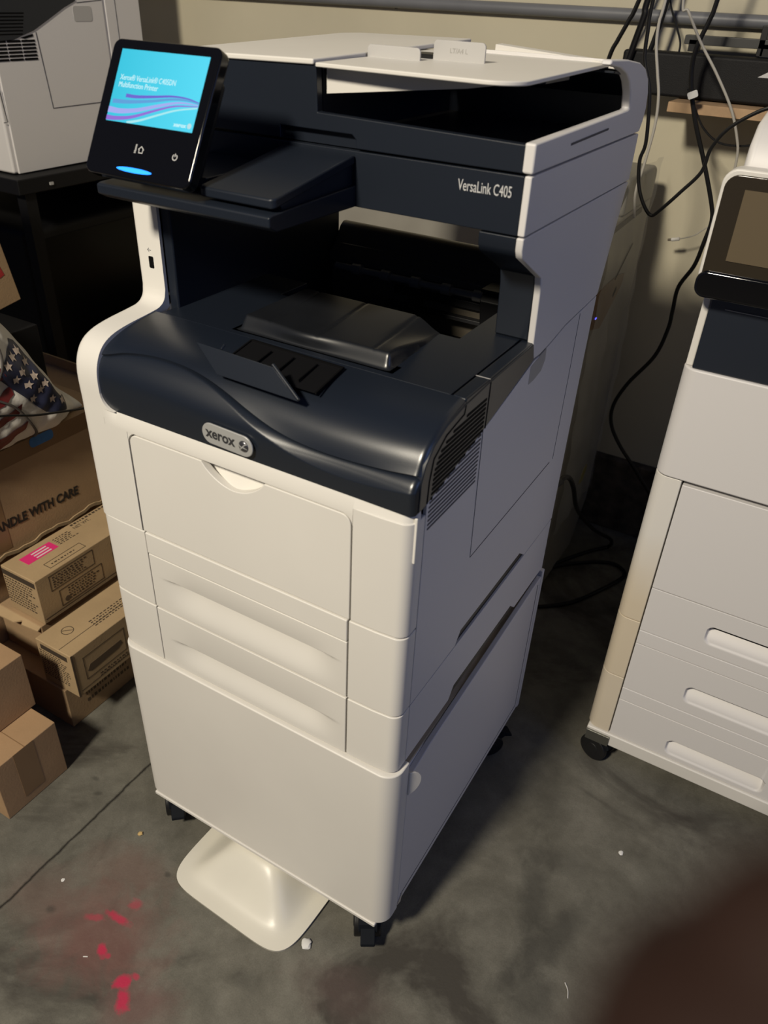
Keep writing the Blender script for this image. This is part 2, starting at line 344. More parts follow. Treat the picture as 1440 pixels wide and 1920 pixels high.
# ------------------------------------------------------------------ main printer: extra paper feeder
FD = thing('paper_feeder', 'white single-drawer paper feeder between the near printer and its cabinet stand', 'paper tray', (0.26, 0.25, 0.4275))
GA, GB = 0.1075, 0.412
core = lambda bm, z0, z1: box(bm, 0.031, 0.4785, 0.016, 0.498, z0, z1)
obj('core', core(BM(), 0.4275, 0.527), DARK, FD)
obj('front_corner', corner_post(BM(), True, 0.4285, 0.5268, GA-0.001), WHITE, FD, bevel=0.0014)
obj('front_corner', corner_post(BM(), False, 0.4285, 0.5268, GB+0.001), WHITE, FD, bevel=0.0014)
obj('drawer_front', scoop_panel(BM(), GA+0.0004, GB-0.0008, 0.4285, 0.5262, 0.0, 0.155, 0.375, 0.4335, 0.474, 0.0105, 0.030), WHITE, FD, bevel=0.0012, angle=60)
def side_plate(parent, z0, z1, x, sgn, name='side_panel', m=WHITE2):
    x0, x1 = (x-0.004, x) if sgn > 0 else (x, x+0.004)
    return obj(name, prism(BM(), [(0.0305, z0), (0.150, z0), (0.163, z0+0.017), (0.360, z0+0.017), (0.380, z0), (0.502, z0), (0.502, z1), (0.0305, z1)], 'x', x0, x1), m, parent, bevel=0.0008)
side_plate(FD, 0.4285, 0.5268, 0.482, 1); side_plate(FD, 0.4285, 0.5268, 0.028, -1)

# ------------------------------------------------------------------ main printer
PR = thing('multifunction_printer', 'near white and navy office printer with lit blue touch screen', 'printer', (0.26, 0.25, 0.528))
obj('core', box(BM(), 0.032, 0.4785, 0.017, 0.498, 0.528, 0.800), DARK, PR)
# tray one at the bottom of the body
obj('front_corner', corner_post(BM(), True, 0.5290, 0.6500, GA-0.001), WHITE, PR, bevel=0.0014)
obj('front_corner', corner_post(BM(), False, 0.5290, 0.6500, GB+0.001), WHITE, PR, bevel=0.0014)
obj('drawer_front', scoop_panel(BM(), GA+0.0004, GB-0.0008, 0.5290, 0.6165, 0.0, 0.155, 0.375, 0.534, 0.581, 0.0105, 0.030), WHITE, PR, bevel=0.0012, angle=60)
obj('drawer_lip', box(BM(), GA+0.0004, GB-0.0008, -0.0008, 0.02, 0.6178, 0.6500), WHITE, PR, bevel=0.0016)
# bezel
obj('front_corner', corner_post(BM(), False, 0.6520, 0.8010, 0.4150), WHITE, PR, bevel=0.0014)
bm = prism(BM(), [(0.0000, 0.7915), (0.0000, 0.8000), (0.0045, 0.8125), (0.02, 0.8125), (0.02, 0.7915)], 'x', 0.0880, 0.4155)
surf(bm, lambda u, v: Vector((0.0688+0.0192*u, 0.0045*ss(0, 1, u)*max(0, (v-0.8)/0.0125), v)), lin(0, 1, 12), [0.7915, 0.8000, 0.8060, 0.8125])
# fillets that round the door opening
for (cx, s) in ((0.1045, 1), (0.4150, -1)):
    q = [(cx, 0.7920)] + [(cx+s*(0.013-0.013*math.cos(math.radians(a))), 0.7915-0.013+0.013*math.sin(math.radians(a))) for a in range(0, 91, 15)]
    prism(bm, q, 'y', 0.0002, 0.02)
obj('bezel_strip', bm, WHITE, PR)
bm = BM()
def lip(x0, x1, flip):
    # sloping white lip continuing over the rounded corners
    r = 0.016; n = 8
    base = []
    for i in range(n+1):
        a = math.radians((180 if not flip else 270)+90*i/n)
        base.append(((0.036+r if not flip else 0.482-r)+r*math.cos(a), 0.003+r+r*math.sin(a)))
    if not flip: base += [(x1, 0.0)]
    else: base = [(x0, 0.0)] + base
    top = []
    for (x, y) in base:
        top.append((min(max(x, 0.0385), 0.4795), y+0.0045))
    A = [bm.verts.new((x, y, 0.8000)) for x, y in base]; B = [bm.verts.new((x, y, 0.8125)) for x, y in top]
    A2 = [bm.verts.new((x, 0.03, 0.8000)) for x, y in base]; B2 = [bm.verts.new((x, 0.03, 0.8125)) for x, y in top]
    for i in range(len(A)-1):
        bm.faces.new((A[i], A[i+1], B[i+1], B[i])); bm.faces.new((B[i], B[i+1], B2[i+1], B2[i]))
lip(0.4150, 0, True)
obj('bezel_lip', bm, WHITE, PR)
# bypass door with a scooped grip at its top edge
bm = BM(); x0, x1, z0, z1, r = 0.1062, 0.4134, 0.6520, 0.7895, 0.012
top = [(x1-r+r*math.cos(math.radians(a)), z1-r+r*math.sin(math.radians(a))) for a in range(0, 91, 15)]
hx0, hx1 = 0.216, 0.304
hand = []
for i in range(17):
    t = i/16; x = hx1+(hx0-hx1)*t
    hand.append((x, z1-0.024*math.sin(math.pi*t)**0.75))
topl = [(x0+r+r*math.cos(math.radians(a)), z1-r+r*math.sin(math.radians(a))) for a in range(90, 181, 15)]
prism(bm, [(x1, z0)] + top + hand + topl + [(x0, z0)], 'y', 0.0, 0.010)
obj('bypass_door', bm, WHITE, PR, bevel=0.0012)
bm = BM()
surf(bm, lambda u, v: Vector((0.207+0.106*u, 0.0035+0.016*math.sin(math.pi*0.5*v), 0.762+0.0297*v)), lin(0, 1, 12), lin(0, 1, 10))
o = obj('grip_recess', bm, WHITE, PR)
# side skins: long seam and door drawn as dark strips, grip recess as a grey plate
wp = [(0.0305, 0.5290), (0.150, 0.5290), (0.163, 0.5460), (0.362, 0.5460), (0.385, 0.5290), (0.503, 0.5290), (0.510, 0.80), (0.515, 0.892), (0.393, 0.886), (0.340, 0.878), (0.309, 0.874), (0.290, 0.874), (0.155, 0.840), (0.087, 0.825), (0.0305, 0.8125)]
obj('side_panel', prism(BM(), wp, 'x', 0.4780, 0.4820), WHITE2, PR, bevel=0.0006)
obj('side_panel', prism(BM(), [(0.0305, 0.5290), (0.503, 0.5290), (0.515, 0.89), (0.0305, 0.8125)], 'x', 0.0280, 0.0320), WHITE2, PR, bevel=0.0006)
obj('rear_panel', box(BM(), 0.040, 0.478, 0.498, 0.5045, 0.529, 0.905), WHITE2, PR)
bm = BM()
strip(bm, [(0.4821, 0.1545, 0.842), (0.4821, 0.163, 0.6645), (0.4821, 0.430, 0.6685)], 0.0012, (1, 0, 0), 0.0003)
strip(bm, [(0.4821, 0.449, 0.886), (0.4821, 0.4485, 0.80), (0.4821, 0.4440, 0.668)], 0.0008, (1, 0, 0), 0.0003)
obj('door_seam', bm, GROOVE, PR)
obj('side_grip', prism(BM(), [(0.281, 0.870), (0.300, 0.873), (0.330, 0.877), (0.332, 0.862), (0.322, 0.850), (0.300, 0.846), (0.281, 0.846)], 'x', 0.4800, 0.48235), GREY, PR, bevel=0.001)
obj('release_tab', prism(BM(), [(0.012, 0.807), (0.020, 0.795), (0.0245, 0.780), (0.0215, 0.765), (0.012, 0.752), (0.010, 0.752), (0.010, 0.807)], 'x', 0.4795, 0.4832), WHITE, PR, bevel=0.001)
# left white frame: rounded shoulder, rising into the pillar
lf = [(0.000, 0.800), (0.000, 0.815), (-0.0004, 0.846), (0.0035, 0.866), (0.0135, 0.882), (0.030, 0.8915), (0.055, 0.8965), (0.092, 0.9000), (0.108, 0.9025), (0.117, 0.909), (0.1205, 0.920), (0.1210, 1.036), (0.150, 1.036), (0.150, 0.80)]
lf = [tuple(p) for p in [(v.x, v.y) for v in smooth([(a, b, 0) for a, b in lf[:11]], 4)]] + lf[11:]
lf0 = lf[:-2]; bm = BM(); rows = []
Pf = [Vector((0, a, b_)) for a, b_ in [(0.0, 0.6520), (0.0, 0.70), (0.0, 0.76), (0.0, 0.7915)]+lf0]
XF = [0.0275+0.016*(1-math.cos(math.radians(a)))for a in range(0, 91, 9)]+[0.056, 0.069]
for i, p in enumerate(Pf):
    t = (Pf[min(i+1, len(Pf)-1)]-Pf[max(i-1, 0)]).normalized(); n = Vector((0, -t.z, t.y))
    n.normalize(); r = 0.014-0.006*ss(0.88, 0.93, p.z); row = []
    for x in XF:
        dx = min(x-0.0275, r); inset = r-math.sqrt(max(0, r*r-(r-dx)**2)); row.append(bm.verts.new(Vector((x, p.y, p.z))-n*inset))
    if p.z < 0.795: row += [bm.verts.new((0.086, 0.0, min(p.z, 0.7915))), bm.verts.new((0.1042, 0.0, min(p.z, 0.7915))), bm.verts.new((0.1042, 0.02, min(p.z, 0.7915)))]
    else: row.append(bm.verts.new(Vector((0.069, p.y, p.z))-n*0.012))
    rows.append(row)
for a, b_ in zip(rows, rows[1:]):
    for k in range(min(len(a), len(b_))-1): bm.faces.new((a[k], a[k+1], b_[k+1], b_[k]))
obj('left_frame', bm, WHITE, PR, angle=40)
box(bm := BM(), 0.0365, 0.069, 0.125, 0.150, 0.80, 1.034); obj('frame_back', bm, WHITE, PR)
q = [(0.069, 0.8115)] + [(0.069+0.019-0.019*math.cos(math.radians(a)), 0.8115+0.019-0.019*math.sin(math.radians(a))) for a in range(0, 91, 15)]
obj('frame_fillet', prism(BM(), q, 'y', -0.0002, 0.02), WHITE, PR)
bm = prism(BM(), rr(0.0480, 0.0555, 0.943, 0.957, 0.0015), 'y', 0.1203, 0.124); obj('usb_port', bm, GAP, PR)
bm = BM(); text_into(bm, '\u2190', 0.008, frame((0.0465, 0.1207, 0.9615), (1, 0, 0), (0, 0, 1)), 0.0001); 
if len(bm.verts): obj('usb_mark', bm, GROOVE, PR)
else: bm.free()
# inner walls of the output cavity
obj('cavity_wall', prism(BM(), [(0.126, 0.88), (0.126, 1.036), (0.48, 1.036), (0.48, 0.80), (0.24, 0.80), (0.24, 0.88)], 'x', 0.0685, 0.0830), NAVY, PR, bevel=0.003, seg=3)
# right frame: pillar with a forward brow
rf = [(0.283, 0.8775), (0.2785, 0.902), (0.2745, 0.962), (0.270, 0.977), (0.2050, 1.0120), (0.2005, 1.0200), (0.2000, 1.0325), (0.563, 1.0325), (0.517, 0.893), (0.393, 0.8875), (0.340, 0.8795), (0.309, 0.8760)]
obj('right_frame', prism(BM(), rf, 'x', 0.4740, 0.4822), WHITE2, PR, bevel=0.0016)
obj('pillar_cover', prism(BM(), [(0.2870, 0.893), (0.2790, 0.902), (0.2755, 0.962), (0.2710, 0.978), (0.2060, 1.0128), (0.2013, 1.0205), (0.2010, 1.0325), (0.48, 1.0325), (0.48, 0.893)], 'x', 0.4330, 0.4738), NAVY, PR, bevel=0.0012)
# navy front cover with the flowing crease
baseL = [(0.811, 0.0038), (0.830, 0.0022), (0.845, 0.0020), (0.856, 0.0035), (0.866, 0.0075), (0.876, 0.0150), (0.8845, 0.0265), (0.8915, 0.0450), (0.8965, 0.0700), (0.8998, 0.1000)]
baseR = [(0.811, 0.0038), (0.826, 0.0024), (0.840, 0.0022), (0.851, 0.0050), (0.8615, 0.0120), (0.8705, 0.0210), (0.8785, 0.0320), (0.8860, 0.0470), (0.8935, 0.0700), (0.8995, 0.1000)]
crease = [(0.069, 0.8735), (0.100, 0.8800), (0.135, 0.8835), (0.171, 0.8835), (0.205, 0.8805), (0.243, 0.8735), (0.280, 0.8635), (0.311, 0.8555), (0.345, 0.8500), (0.376, 0.8480), (0.410, 0.8490), (0.445, 0.8520), (0.4815, 0.8560)]
_tabs = {}
def tabs(x):
    t = round(ss(0.12, 0.36, x), 3)
    if t not in _tabs:
        p = [(a[0]+(b_[0]-a[0])*t, a[1]+(b_[1]-a[1])*t) for a, b_ in zip(baseL, baseR)]; arc = [0.0]
        for (a, b_), (c, d) in zip(p, p[1:]): arc.append(arc[-1]+math.hypot(c-a, d-b_))
        _tabs[t] = (arc[-1], [(q, w[0]) for q, w in zip(arc, p)], [(q, w[1]) for q, w in zip(arc, p)], [(w[0], q) for q, w in zip(arc, p)])
    return _tabs[t]
def cover(x, v):
    tot, TZ, TY, SZ = tabs(x)
    sc = interp(SZ, csm(crease, x)); D = 0.0085*ss(0.13, 0.40, x); Bn = 0.002+0.0180*ss(0.14, 0.44, x)
    if v < 0.5:
        s = sc*v*2; d = sc-s
        k = -0.0016*math.exp(-d/0.0016) - D*max(0.0, 1-d/Bn)
    else:
        s = sc+(tot-sc)*(v-0.5)*2; d = s-sc
        k = (0.0016-D*0.85)*math.exp(-(d/0.020)**2) * (1-ss(0.07, 0.11, s))
    z = csm(TZ, s); y = csm(TY, s)
    dz = csm(TZ, min(tot, s+0.002))-csm(TZ, max(0, s-0.002)); dy = csm(TY, min(tot, s+0.002))-csm(TY, max(0, s-0.002))
    n = Vector((0, -dz, dy)).normalized()
    e = ss(0.4815-0.008, 0.4815, x); e2 = 0.0042*(1-math.sqrt(max(0, 1-e*e)))
    return Vector((x, y, z)) + n*(k-e2)
bm = BM()
vs_ = lin(0, 0.20, 5)+lin(0.215, 0.498, 34)+[0.5012]+lin(0.51, 1.0, 34)
us_ = lin(0.069, 0.466, 70)+lin(0.4675, 0.4815, 12)
g = surf(bm, cover, us_, vs_)
# close the right end
m_ = len(vs_)
b0 = [bm.verts.new((v.co.x-0.0005, 0.11, v.co.z)) for v in g[-1]]
for j in range(m_-1): bm.faces.new((g[-1][j], g[-1][j+1], b0[j+1], b0[j]))
obj('front_cover', bm, NAVYS, PR, angle=55)
# side skirt with vents
sk = [(0.012, 0.8120), (0.030, 0.8140), (0.087, 0.8260), (0.155, 0.8415), (0.287, 0.8770), (0.279, 0.8985), (0.157, 0.8965), (0.100, 0.8935), (0.060, 0.8870), (0.035, 0.8765), (0.020, 0.862), (0.013, 0.845)]
obj('side_skirt', prism(BM(), sk, 'x', 0.4740, 0.4828), NAVY, PR, bevel=0.0012)
bm = BM()
obj('skirt_seam', strip(BM(), [(0.4831, 0.1585, 0.8960), (0.4831, 0.1575, 0.8425)], 0.0012, (1, 0, 0), 0.0003), GAP, PR)
strip(bm, [(0.4831, 0.100, 0.893), (0.4831, 0.0975, 0.884), (0.4831, 0.060, 0.877), (0.4831, 0.036, 0.862), (0.4831, 0.030, 0.840), (0.4831, 0.0285, 0.815)], 0.0012, (1, 0, 0), 0.0003)
obj('skirt_seam', bm, GAP, PR)
bm = BM(); bmw = BM()
for i in range(20):
    z = 0.8790-i*0.0052; 
    ylo = interp([(0.778, 0.0350), (0.800, 0.0345), (0.845, 0.0385), (0.862, 0.0480), (0.8725, 0.068), (0.880, 0.110)], z); yhi = interp([(0.775, 0.149), (0.88, 0.153)], z)
    ybd = interp([(0.813, 0.026), (0.826, 0.087), (0.8415, 0.155)], z)
    if z > 0.8405: prism(bm, rr(ylo, yhi, z-0.0016, z+0.0016, 0.001, 2), 'x', 0.4815, 0.48315)
    elif z > 0.816:
        if ybd-0.003 > ylo: prism(bm, rr(ylo, ybd-0.003, z-0.0016, z+0.0016, 0.001, 2), 'x', 0.4815, 0.48315)
        if yhi > ybd+0.006: prism(bmw, rr(ybd+0.006, yhi, z-0.0012, z+0.0012, 0.0008, 2), 'x', 0.4810, 0.48235)
    else: prism(bmw, rr(ylo, yhi, z-0.0012, z+0.0012, 0.0008, 2), 'x', 0.4810, 0.48235)
obj('vent', bm, GAP, PR); obj('vent', bmw, GROOVE, PR)
# output tray plate with pit opening, edge strip and raised paper support
bm = BM()
prism(bm, [(0.0775, 0.1012), (0.4640, 0.1012), (0.4640, 0.470), (0.4050, 0.470), (0.4050, 0.2420), (0.1500, 0.2420), (0.1500, 0.300), (0.0775, 0.300)], 'z', 0.893, 0.8992)
obj('output_tray', bm, NAVY, PR, bevel=0.001)
obj('edge_strip', prism(BM(), [(0.4655, 0.1012), (0.4818, 0.1012), (0.4818, 0.1580), (0.4818, 0.2830), (0.4655, 0.2830)], 'z', 0.8800, 0.8992), NAVY, PR, bevel=0.0025, seg=3)
obj('strip_seam', strip(BM(), [(0.4655, 0.1580, 0.8994), (0.4822, 0.1580, 0.8994)], 0.0010, (0, 0, 1), 0.0002), LTGREY, PR)
def hump(x, y):
    h = 0.0155*ss(0.1135, 0.1250, y)*ss(0.183, 0.190, x)*(1-ss(0.379, 0.386, x))
    dip = 0.0065*math.exp(-((x-0.272)/0.035)**2)*(1-ss(0.131, 0.150, y))
    for xr in (0.222, 0.290, 0.360):
        h -= 0.0012*math.exp(-((x-xr+(y-0.13)*0.10)/0.0016)**2)*ss(0.122, 0.128, y)
    h -= 0.0150*ss(0.13, 0.235, y)*ss(0.345, 0.383, x)
    return Vector((x, y-dip*ss(0.0, 0.012, h), 0.8992+max(h, -0.0004)))
bm = BM(); solid(bm, hump, lin(0.178, 0.392, 110), lin(0.110, 0.150, 34)+lin(0.154, 0.2415, 16), (0, 0, -0.012)); obj('paper_support', bm, mat('worn_navy_tray', (0.013, 0.0145, 0.018), 0.30, noise=0.25, nscale=14, spec=0.6), PR, angle=50)
# inside of the pit
bm = BM()
box(bm, 0.0840, 0.4050, 0.242, 0.470, 0.800, 0.806); box(bm, 0.0840, 0.4050, 0.2400, 0.2440, 0.800, 0.893); box(bm, 0.4030, 0.4070, 0.242, 0.470, 0.800, 0.893)
obj('cavity_lining', bm, DARK, PR)
bm = BM(); prism(bm, [(0.470, 0.800), (0.458, 0.850), (0.462, 0.872), (0.452, 0.885), (0.452, 0.893), (0.456, 0.897), (0.466, 0.908), (0.468, 0.908), (0.482, 0.929), (0.490, 0.934), (0.497, 0.934), (0.497, 0.800)], 'x', 0.083, 0.433)
obj('rear_chute', bm, CHUTE, PR, bevel=0.002)
bm = BM(); box(bm, 0.20, 0.36, 0.450, 0.456, 0.857, 0.868); box(bm, 0.19, 0.37, 0.440, 0.452, 0.840, 0.846); box(bm, 0.235, 0.245, 0.43, 0.46, 0.838, 0.865)
obj('exit_guide', bm, CHARC, PR, bevel=0.001)
bm = BM(); cyl(bm, (0.10, 0.446, 0.880), (1, 0, 0), 0.005, 0.26, 16)
for k in range(5): cyl(bm, (0.13+0.05*k, 0.446, 0.880), (1, 0, 0), 0.008, 0.015, 16)
obj('exit_roller', bm, GREY, PR)
bm = BM(); prism(bm, [(0.425, 0.84), (0.415, 0.885), (0.425, 0.898), (0.46, 0.898), (0.46, 0.84)], 'x', 0.352, 0.398); box(bm, 0.350, 0.402, 0.420, 0.46, 0.895, 0.900)
obj('gear_housing', bm, DARK, PR, bevel=0.0015)
# flip-up paper stop and its pocket
bm = BM()
def coverz(y): return interp([(0.0075, 0.866), (0.015, 0.876), (0.0265, 0.8845), (0.045, 0.8915), (0.07, 0.8965), (0.1, 0.8998)], y)
pk = [(0.222, 0.092), (0.346, 0.088), (0.343, 0.038), (0.222, 0.040)]
A = [bm.verts.new((x, y, coverz(y)+0.0026)) for x, y in pk]; bm.faces.new(A)
obj('stop_pocket', bm, DARK, PR)
bm = BM()
for (x, y0, y1) in ((0.222, 0.04, 0.092), (0.345, 0.038, 0.088)): strip(bm, [(x, y0, coverz(y0)+0.003), (x, y1, coverz(y1)+0.003)], 0.002, (0, 0.1, 1), 0.001)
strip(bm, [(0.222, 0.092, coverz(0.092)+0.003), (0.346, 0.088, coverz(0.088)+0.003)], 0.003, (0, 0.1, 1), 0.001)
for x in (0.258, 0.288, 0.318): strip(bm, [(x, 0.046, coverz(0.046)+0.004), (x, 0.080, coverz(0.08)+0.0035)], 0.0014, (0, 0.1, 1), 0.0012)
obj('pocket_rib', bm, GAP, PR)
bm = BM()
P = [Vector(q) for q in ((0.232, 0.020, 0.8895), (0.338, 0.018, 0.8885), (0.300, 0.028, 0.9120), (0.198, 0.030, 0.9140))]
n_ = (P[1]-P[0]).cross(P[3]-P[0]).normalized()*0.0022
A = [bm.verts.new(p) for p in P]; B = [bm.verts.new(p-n_) for p in P]; bm.faces.new(A); bm.faces.new(B[::-1])
for i in range(4): bm.faces.new((A[i], A[(i+1) % 4], B[(i+1) % 4], B[i]))
tube(bm, [(0.298, 0.031, 0.9135), (0.338, 0.019, 0.8900)], 0.0020, 8, 0); tube(bm, [(0.232, 0.030, 0.914), (0.232, 0.036, 0.917)], 0.0012, 8, 0)
obj('paper_stop', bm, NAVY, PR, bevel=0.0006)
# badge
bm = BM(); zc_, yb = 0.8300, -0.0004
MB_ = frame((0.259, yb, zc_), (1, 0, -0.035), (0, 0.035, 1))
pts = rr(-0.034, 0.034, -0.0120, 0.0120, 0.0119, 8)
bd = BM(); prism(bd, pts, 'z', 0.0, 0.0022); xform(bd, MB_); badge = obj('badge', bd, CHROME, PR, bevel=0.0008)
bm = fit_text('xerox', 0.0170, MB_ @ Matrix.Translation((-0.0280, -0.0042, 0.0024)), 0.0400, 0.0002, bold=0.0004); obj('badge_lettering', bm, mat('grey_enamel', (0.035, 0.035, 0.038), 0.4), badge)
bm = BM(); bmesh.ops.create_uvsphere(bm, u_segments=20, v_segments=12, radius=0.0066); xform(bm, MB_ @ Matrix.Translation((0.0225, 0, 0.0018)) @ Matrix.Diagonal((1, 1, 0.45, 1)))
ball = obj('badge_ball', bm, mat('dark_silver', (0.16, 0.16, 0.17), 0.25, metal=0.8), badge)
bm = BM()
for a in (0.6, -0.6): strip(bm, [MB_ @ Vector((0.0225+0.0066*t, 0.0066*t*a+0.0015*math.sin(3*t), 0.0018+0.0031*math.sqrt(max(0, 1-t*t*(1+a*a)*0.95)))) for t in lin(-0.8, 0.8, 8)], 0.0011, (0, -1, 0), 0.0002)
obj('badge_ribbon', bm, CHROME, badge)

# scanner unit
obj('scanner_front', box(BM(), 0.0400, 0.4745, 0.2002, 0.2100, 1.0340, 1.0895), NAVY, PR, bevel=0.0010)
bm = prism(BM(), [(0.2000, 1.0340), (0.2000, 1.0898), (0.5670, 1.0898), (0.5650, 1.0340)], 'x', 0.4745, 0.4822)
prism(bm, [(0.2000, 1.0340), (0.2000, 1.0898), (0.5670, 1.0898), (0.5650, 1.0340)], 'x', 0.0360, 0.0400); box(bm, 0.04, 0.4745, 0.556, 0.5665, 1.0340, 1.0898)
obj('scanner_shell', bm, WHITE2, PR, bevel=0.0016)
obj('scanner_bed', box(BM(), 0.0400, 0.4745, 0.2090, 0.556, 1.0345, 1.088), DARK, PR)
# console arm under the touch screen
obj('console_arm', prism(BM(), [(0.0490, 1.0405), (0.0490, 1.0500), (0.0540, 1.0515), (0.2010, 1.0560), (0.2010, 1.0340), (0.0600, 1.0350)], 'x', 0.0600, 0.2865), NAVY, PR, bevel=0.0018, seg=3)
bm = prism(BM(), [(0.0760, 1.050), (0.0740, 1.0565), (0.2010, 1.0775), (0.2010, 1.050)], 'x', 0.2000, 0.2815); box(bm, 0.085, 0.180, 0.085, 0.201, 1.055, 1.066)
obj('console_body', bm, NAVY, PR, bevel=0.0015)
L0 = Vector((0, 0.0575, 1.0535)); L1 = Vector((0, 0.1960, 1.0775))
bm = BM(); prism(bm, rr(0.1935, 0.2855, 0.0575, 0.1990, 0.006, 5, (1, 1, 0, 0)), 'z', 0, 0.0095)
for v in bm.verts: v.co.z += 1.0550+(v.co.y-0.0575)*0.155
obj('console_lid', bm, NAVY, PR, bevel=0.0022, seg=3)
# touch screen
PM = frame((0.0630, 0.0335, 1.0655), (1, 0, 0), (0, 0.0648, 0.1150)); PW, PH = 0.1395, 0.1322
bm = BM(); prism(bm, rr(0, PW, 0, PH, 0.009, 6), 'z', -0.0130, 0.0); xform(bm, PM); panel = obj('control_panel', bm, GLOSS, PR, bevel=0.0022, seg=3)
bm = BM(); prism(bm, rr(0.012, PW-0.012, 0.015, PH-0.020, 0.006, 4), 'z', -0.030, -0.012); xform(bm, PM); obj('panel_mount', bm, DARK, panel, bevel=0.003)
SX0, SX1, SY1 = 0.0142, 0.1275, 0.1222; SY0 = SY1-0.0700
SCR = bpy.data.materials.new('lit_cyan_screen'); SCR.use_nodes = True; nt = SCR.node_tree; b = nt.nodes['Principled BSDF']
b.inputs['Base Color'].default_value = (0, 0, 0, 1); b.inputs['Roughness'].default_value = 0.1
tc = nt.nodes.new('ShaderNodeTexCoord'); rp = nt.nodes.new('ShaderNodeValToRGB'); sp = nt.nodes.new('ShaderNodeSeparateXYZ'); nt.links.new(tc.outputs['Generated'], sp.inputs[0])
rp.color_ramp.elements[0].color = (0.045, 0.50, 0.66, 1); rp.color_ramp.elements[1].color = (0.09, 0.62, 0.80, 1)
nt.links.new(sp.outputs[0], rp.inputs['Fac']); nt.links.new(rp.outputs['Color'], b.inputs['Emission Color']); b.inputs['Emission Strength'].default_value = 1.15
bm = BM(); prism(bm, [(SX0, SY0), (SX1, SY0), (SX1, SY1), (SX0, SY1)], 'z', -0.001, 0.00025); xform(bm, PM); scr = obj('screen', bm, SCR, panel)
def emis(name, c, s=1.0): return mat(name, (0, 0, 0), 0.3, emit=c, estr=s)
SW, SH = SX1-SX0, SY1-SY0
def ribbon(pts, w, m, lvl):
    bm = BM(); P = [Vector((SX0+SW*a, SY0+SH*b_, 0.0003+lvl*0.00006)) for a, b_ in pts]; P = smooth(P, 6)
    L = []
    for i, p in enumerate(P):
        t = i/(len(P)-1); d = (P[min(i+1, len(P)-1)]-P[max(i-1, 0)]).normalized(); s = Vector((-d.y, d.x, 0)); ww = SH*w(t)/2
        q0 = p+s*ww; q1 = p-s*ww
        for q in (q0, q1): q.x = min(max(q.x, SX0), SX1); q.y = min(max(q.y, SY0), SY1)
        L.append((bm.verts.new(q0), bm.verts.new(q1)))
    for a, b_ in zip(L, L[1:]): bm.faces.new((a[0], a[1], b_[1], b_[0]))
    xform(bm, PM); obj('wave', bm, m, scr)
PUR = emis('violet_light', (0.16, 0.14, 0.62)); PUR2 = emis('purple_light', (0.30, 0.16, 0.66)); LIL = emis('lilac_light', (0.38, 0.42, 0.86)); WHT = emis('pale_cyan_light', (0.42, 0.82, 0.86)); BLU = emis('pale_blue_light', (0.12, 0.36, 0.70))
ribbon([(0.17, 0.37), (0.30, 0.370), (0.50, 0.40), (0.70, 0.435), (0.87, 0.43), (1.0, 0.395)], lambda t: 0.040*(1-t)+0.012, PUR, 1)
ribbon([(0.03, 0.275), (0.20, 0.285), (0.45, 0.33), (0.70, 0.395), (0.88, 0.405), (1.0, 0.380)], lambda t: 0.050*(1-t)+0.012, BLU, 2)
ribbon([(0.0, 0.155), (0.15, 0.150), (0.35, 0.195), (0.60, 0.30), (0.80, 0.365), (1.0, 0.362)], lambda t: 0.070*(1-t)+0.014, LIL, 3)
ribbon([(0.0, 0.040), (0.12, 0.045), (0.30, 0.090), (0.55, 0.22), (0.75, 0.31), (1.0, 0.345)], lambda t: 0.055*(1-t)+0.012, PUR2, 4)
ribbon([(0.25, 0.004), (0.40, 0.060), (0.60, 0.17), (0.78, 0.26), (1.0, 0.325)], lambda t: 0.034*(1-0.5*t)+0.002, WHT, 5)
WL = emis('white_letter_light', (0.62, 0.92, 0.95))
for body, y_, w_ in (('Xerox\u00ae VersaLink\u00ae C405DN', 0.0405, 0.0730), ('Multifunction Printer', 0.0335, 0.0520)):
    obj('screen_lettering', fit_text(body, 0.0076, PM @ Matrix.Translation((SX0+0.006, SY0+y_, 0.0003)), w_, 0.0001), WL, scr)
obj('screen_lettering', fit_text('xerox', 0.0055, PM @ Matrix.Translation((SX0+0.0890, SY0+0.0035, 0.0005)), 0.0160, 0.0001, bold=0.0001), WL, scr)
bm = cyl(BM(), (SX0+0.1085, SY0+0.0055, 0.0004), (0, 0, 1), 0.0026, 0.0002, 16); xform(bm, PM); obj('screen_ball', bm, emis('pale_ball_light', (0.5, 0.75, 0.8)), scr)
bm = BM(); bm.faces.new([bm.verts.new(PM @ Vector((0.0670+0.0235*math.cos(a), 0.0085+0.0024*math.sin(a), 0.0003))) for a in lin(0, 2*math.pi, 36)[:-1]]); obj('status_light', bm, BLUELED, panel)
# home and power marks
bm = BM(); z_ = 0.0003
hx, hy = 0.0700, 0.0290
for pp in ([(hx-0.0035, hy), (hx, hy+0.0032), (hx+0.0035, hy)], [(hx-0.0024, hy), (hx-0.0024, hy-0.0030), (hx+0.0024, hy-0.0030), (hx+0.0024, hy)]):
    strip(bm, [(a, c, z_) for a, c in pp], 0.0009, (0, 0, 1), 0.0001)
text_into(bm, 'Home', 0.0034, Matrix.Translation((hx-0.0062, hy-0.0038, z_)) @ Matrix.Rotation(math.pi/2, 4, 'Z'), 0.0001, bold=0.0001)
xform(bm, PM); obj('home_button', bm, LETTER, panel)
bm = BM(); hx, hy = 0.1145, 0.0275
strip(bm, [(hx+0.0028*math.sin(a), hy+0.0028*math.cos(a), z_) for a in lin(0.6, 2*math.pi-0.6, 16)], 0.0008, (0, 0, 1), 0.0001); strip(bm, [(hx, hy+0.0005, z_), (hx, hy+0.0036, z_)], 0.0008, (0, 0, 1), 0.0001)
xform(bm, PM); obj('power_button', bm, LETTER, panel)
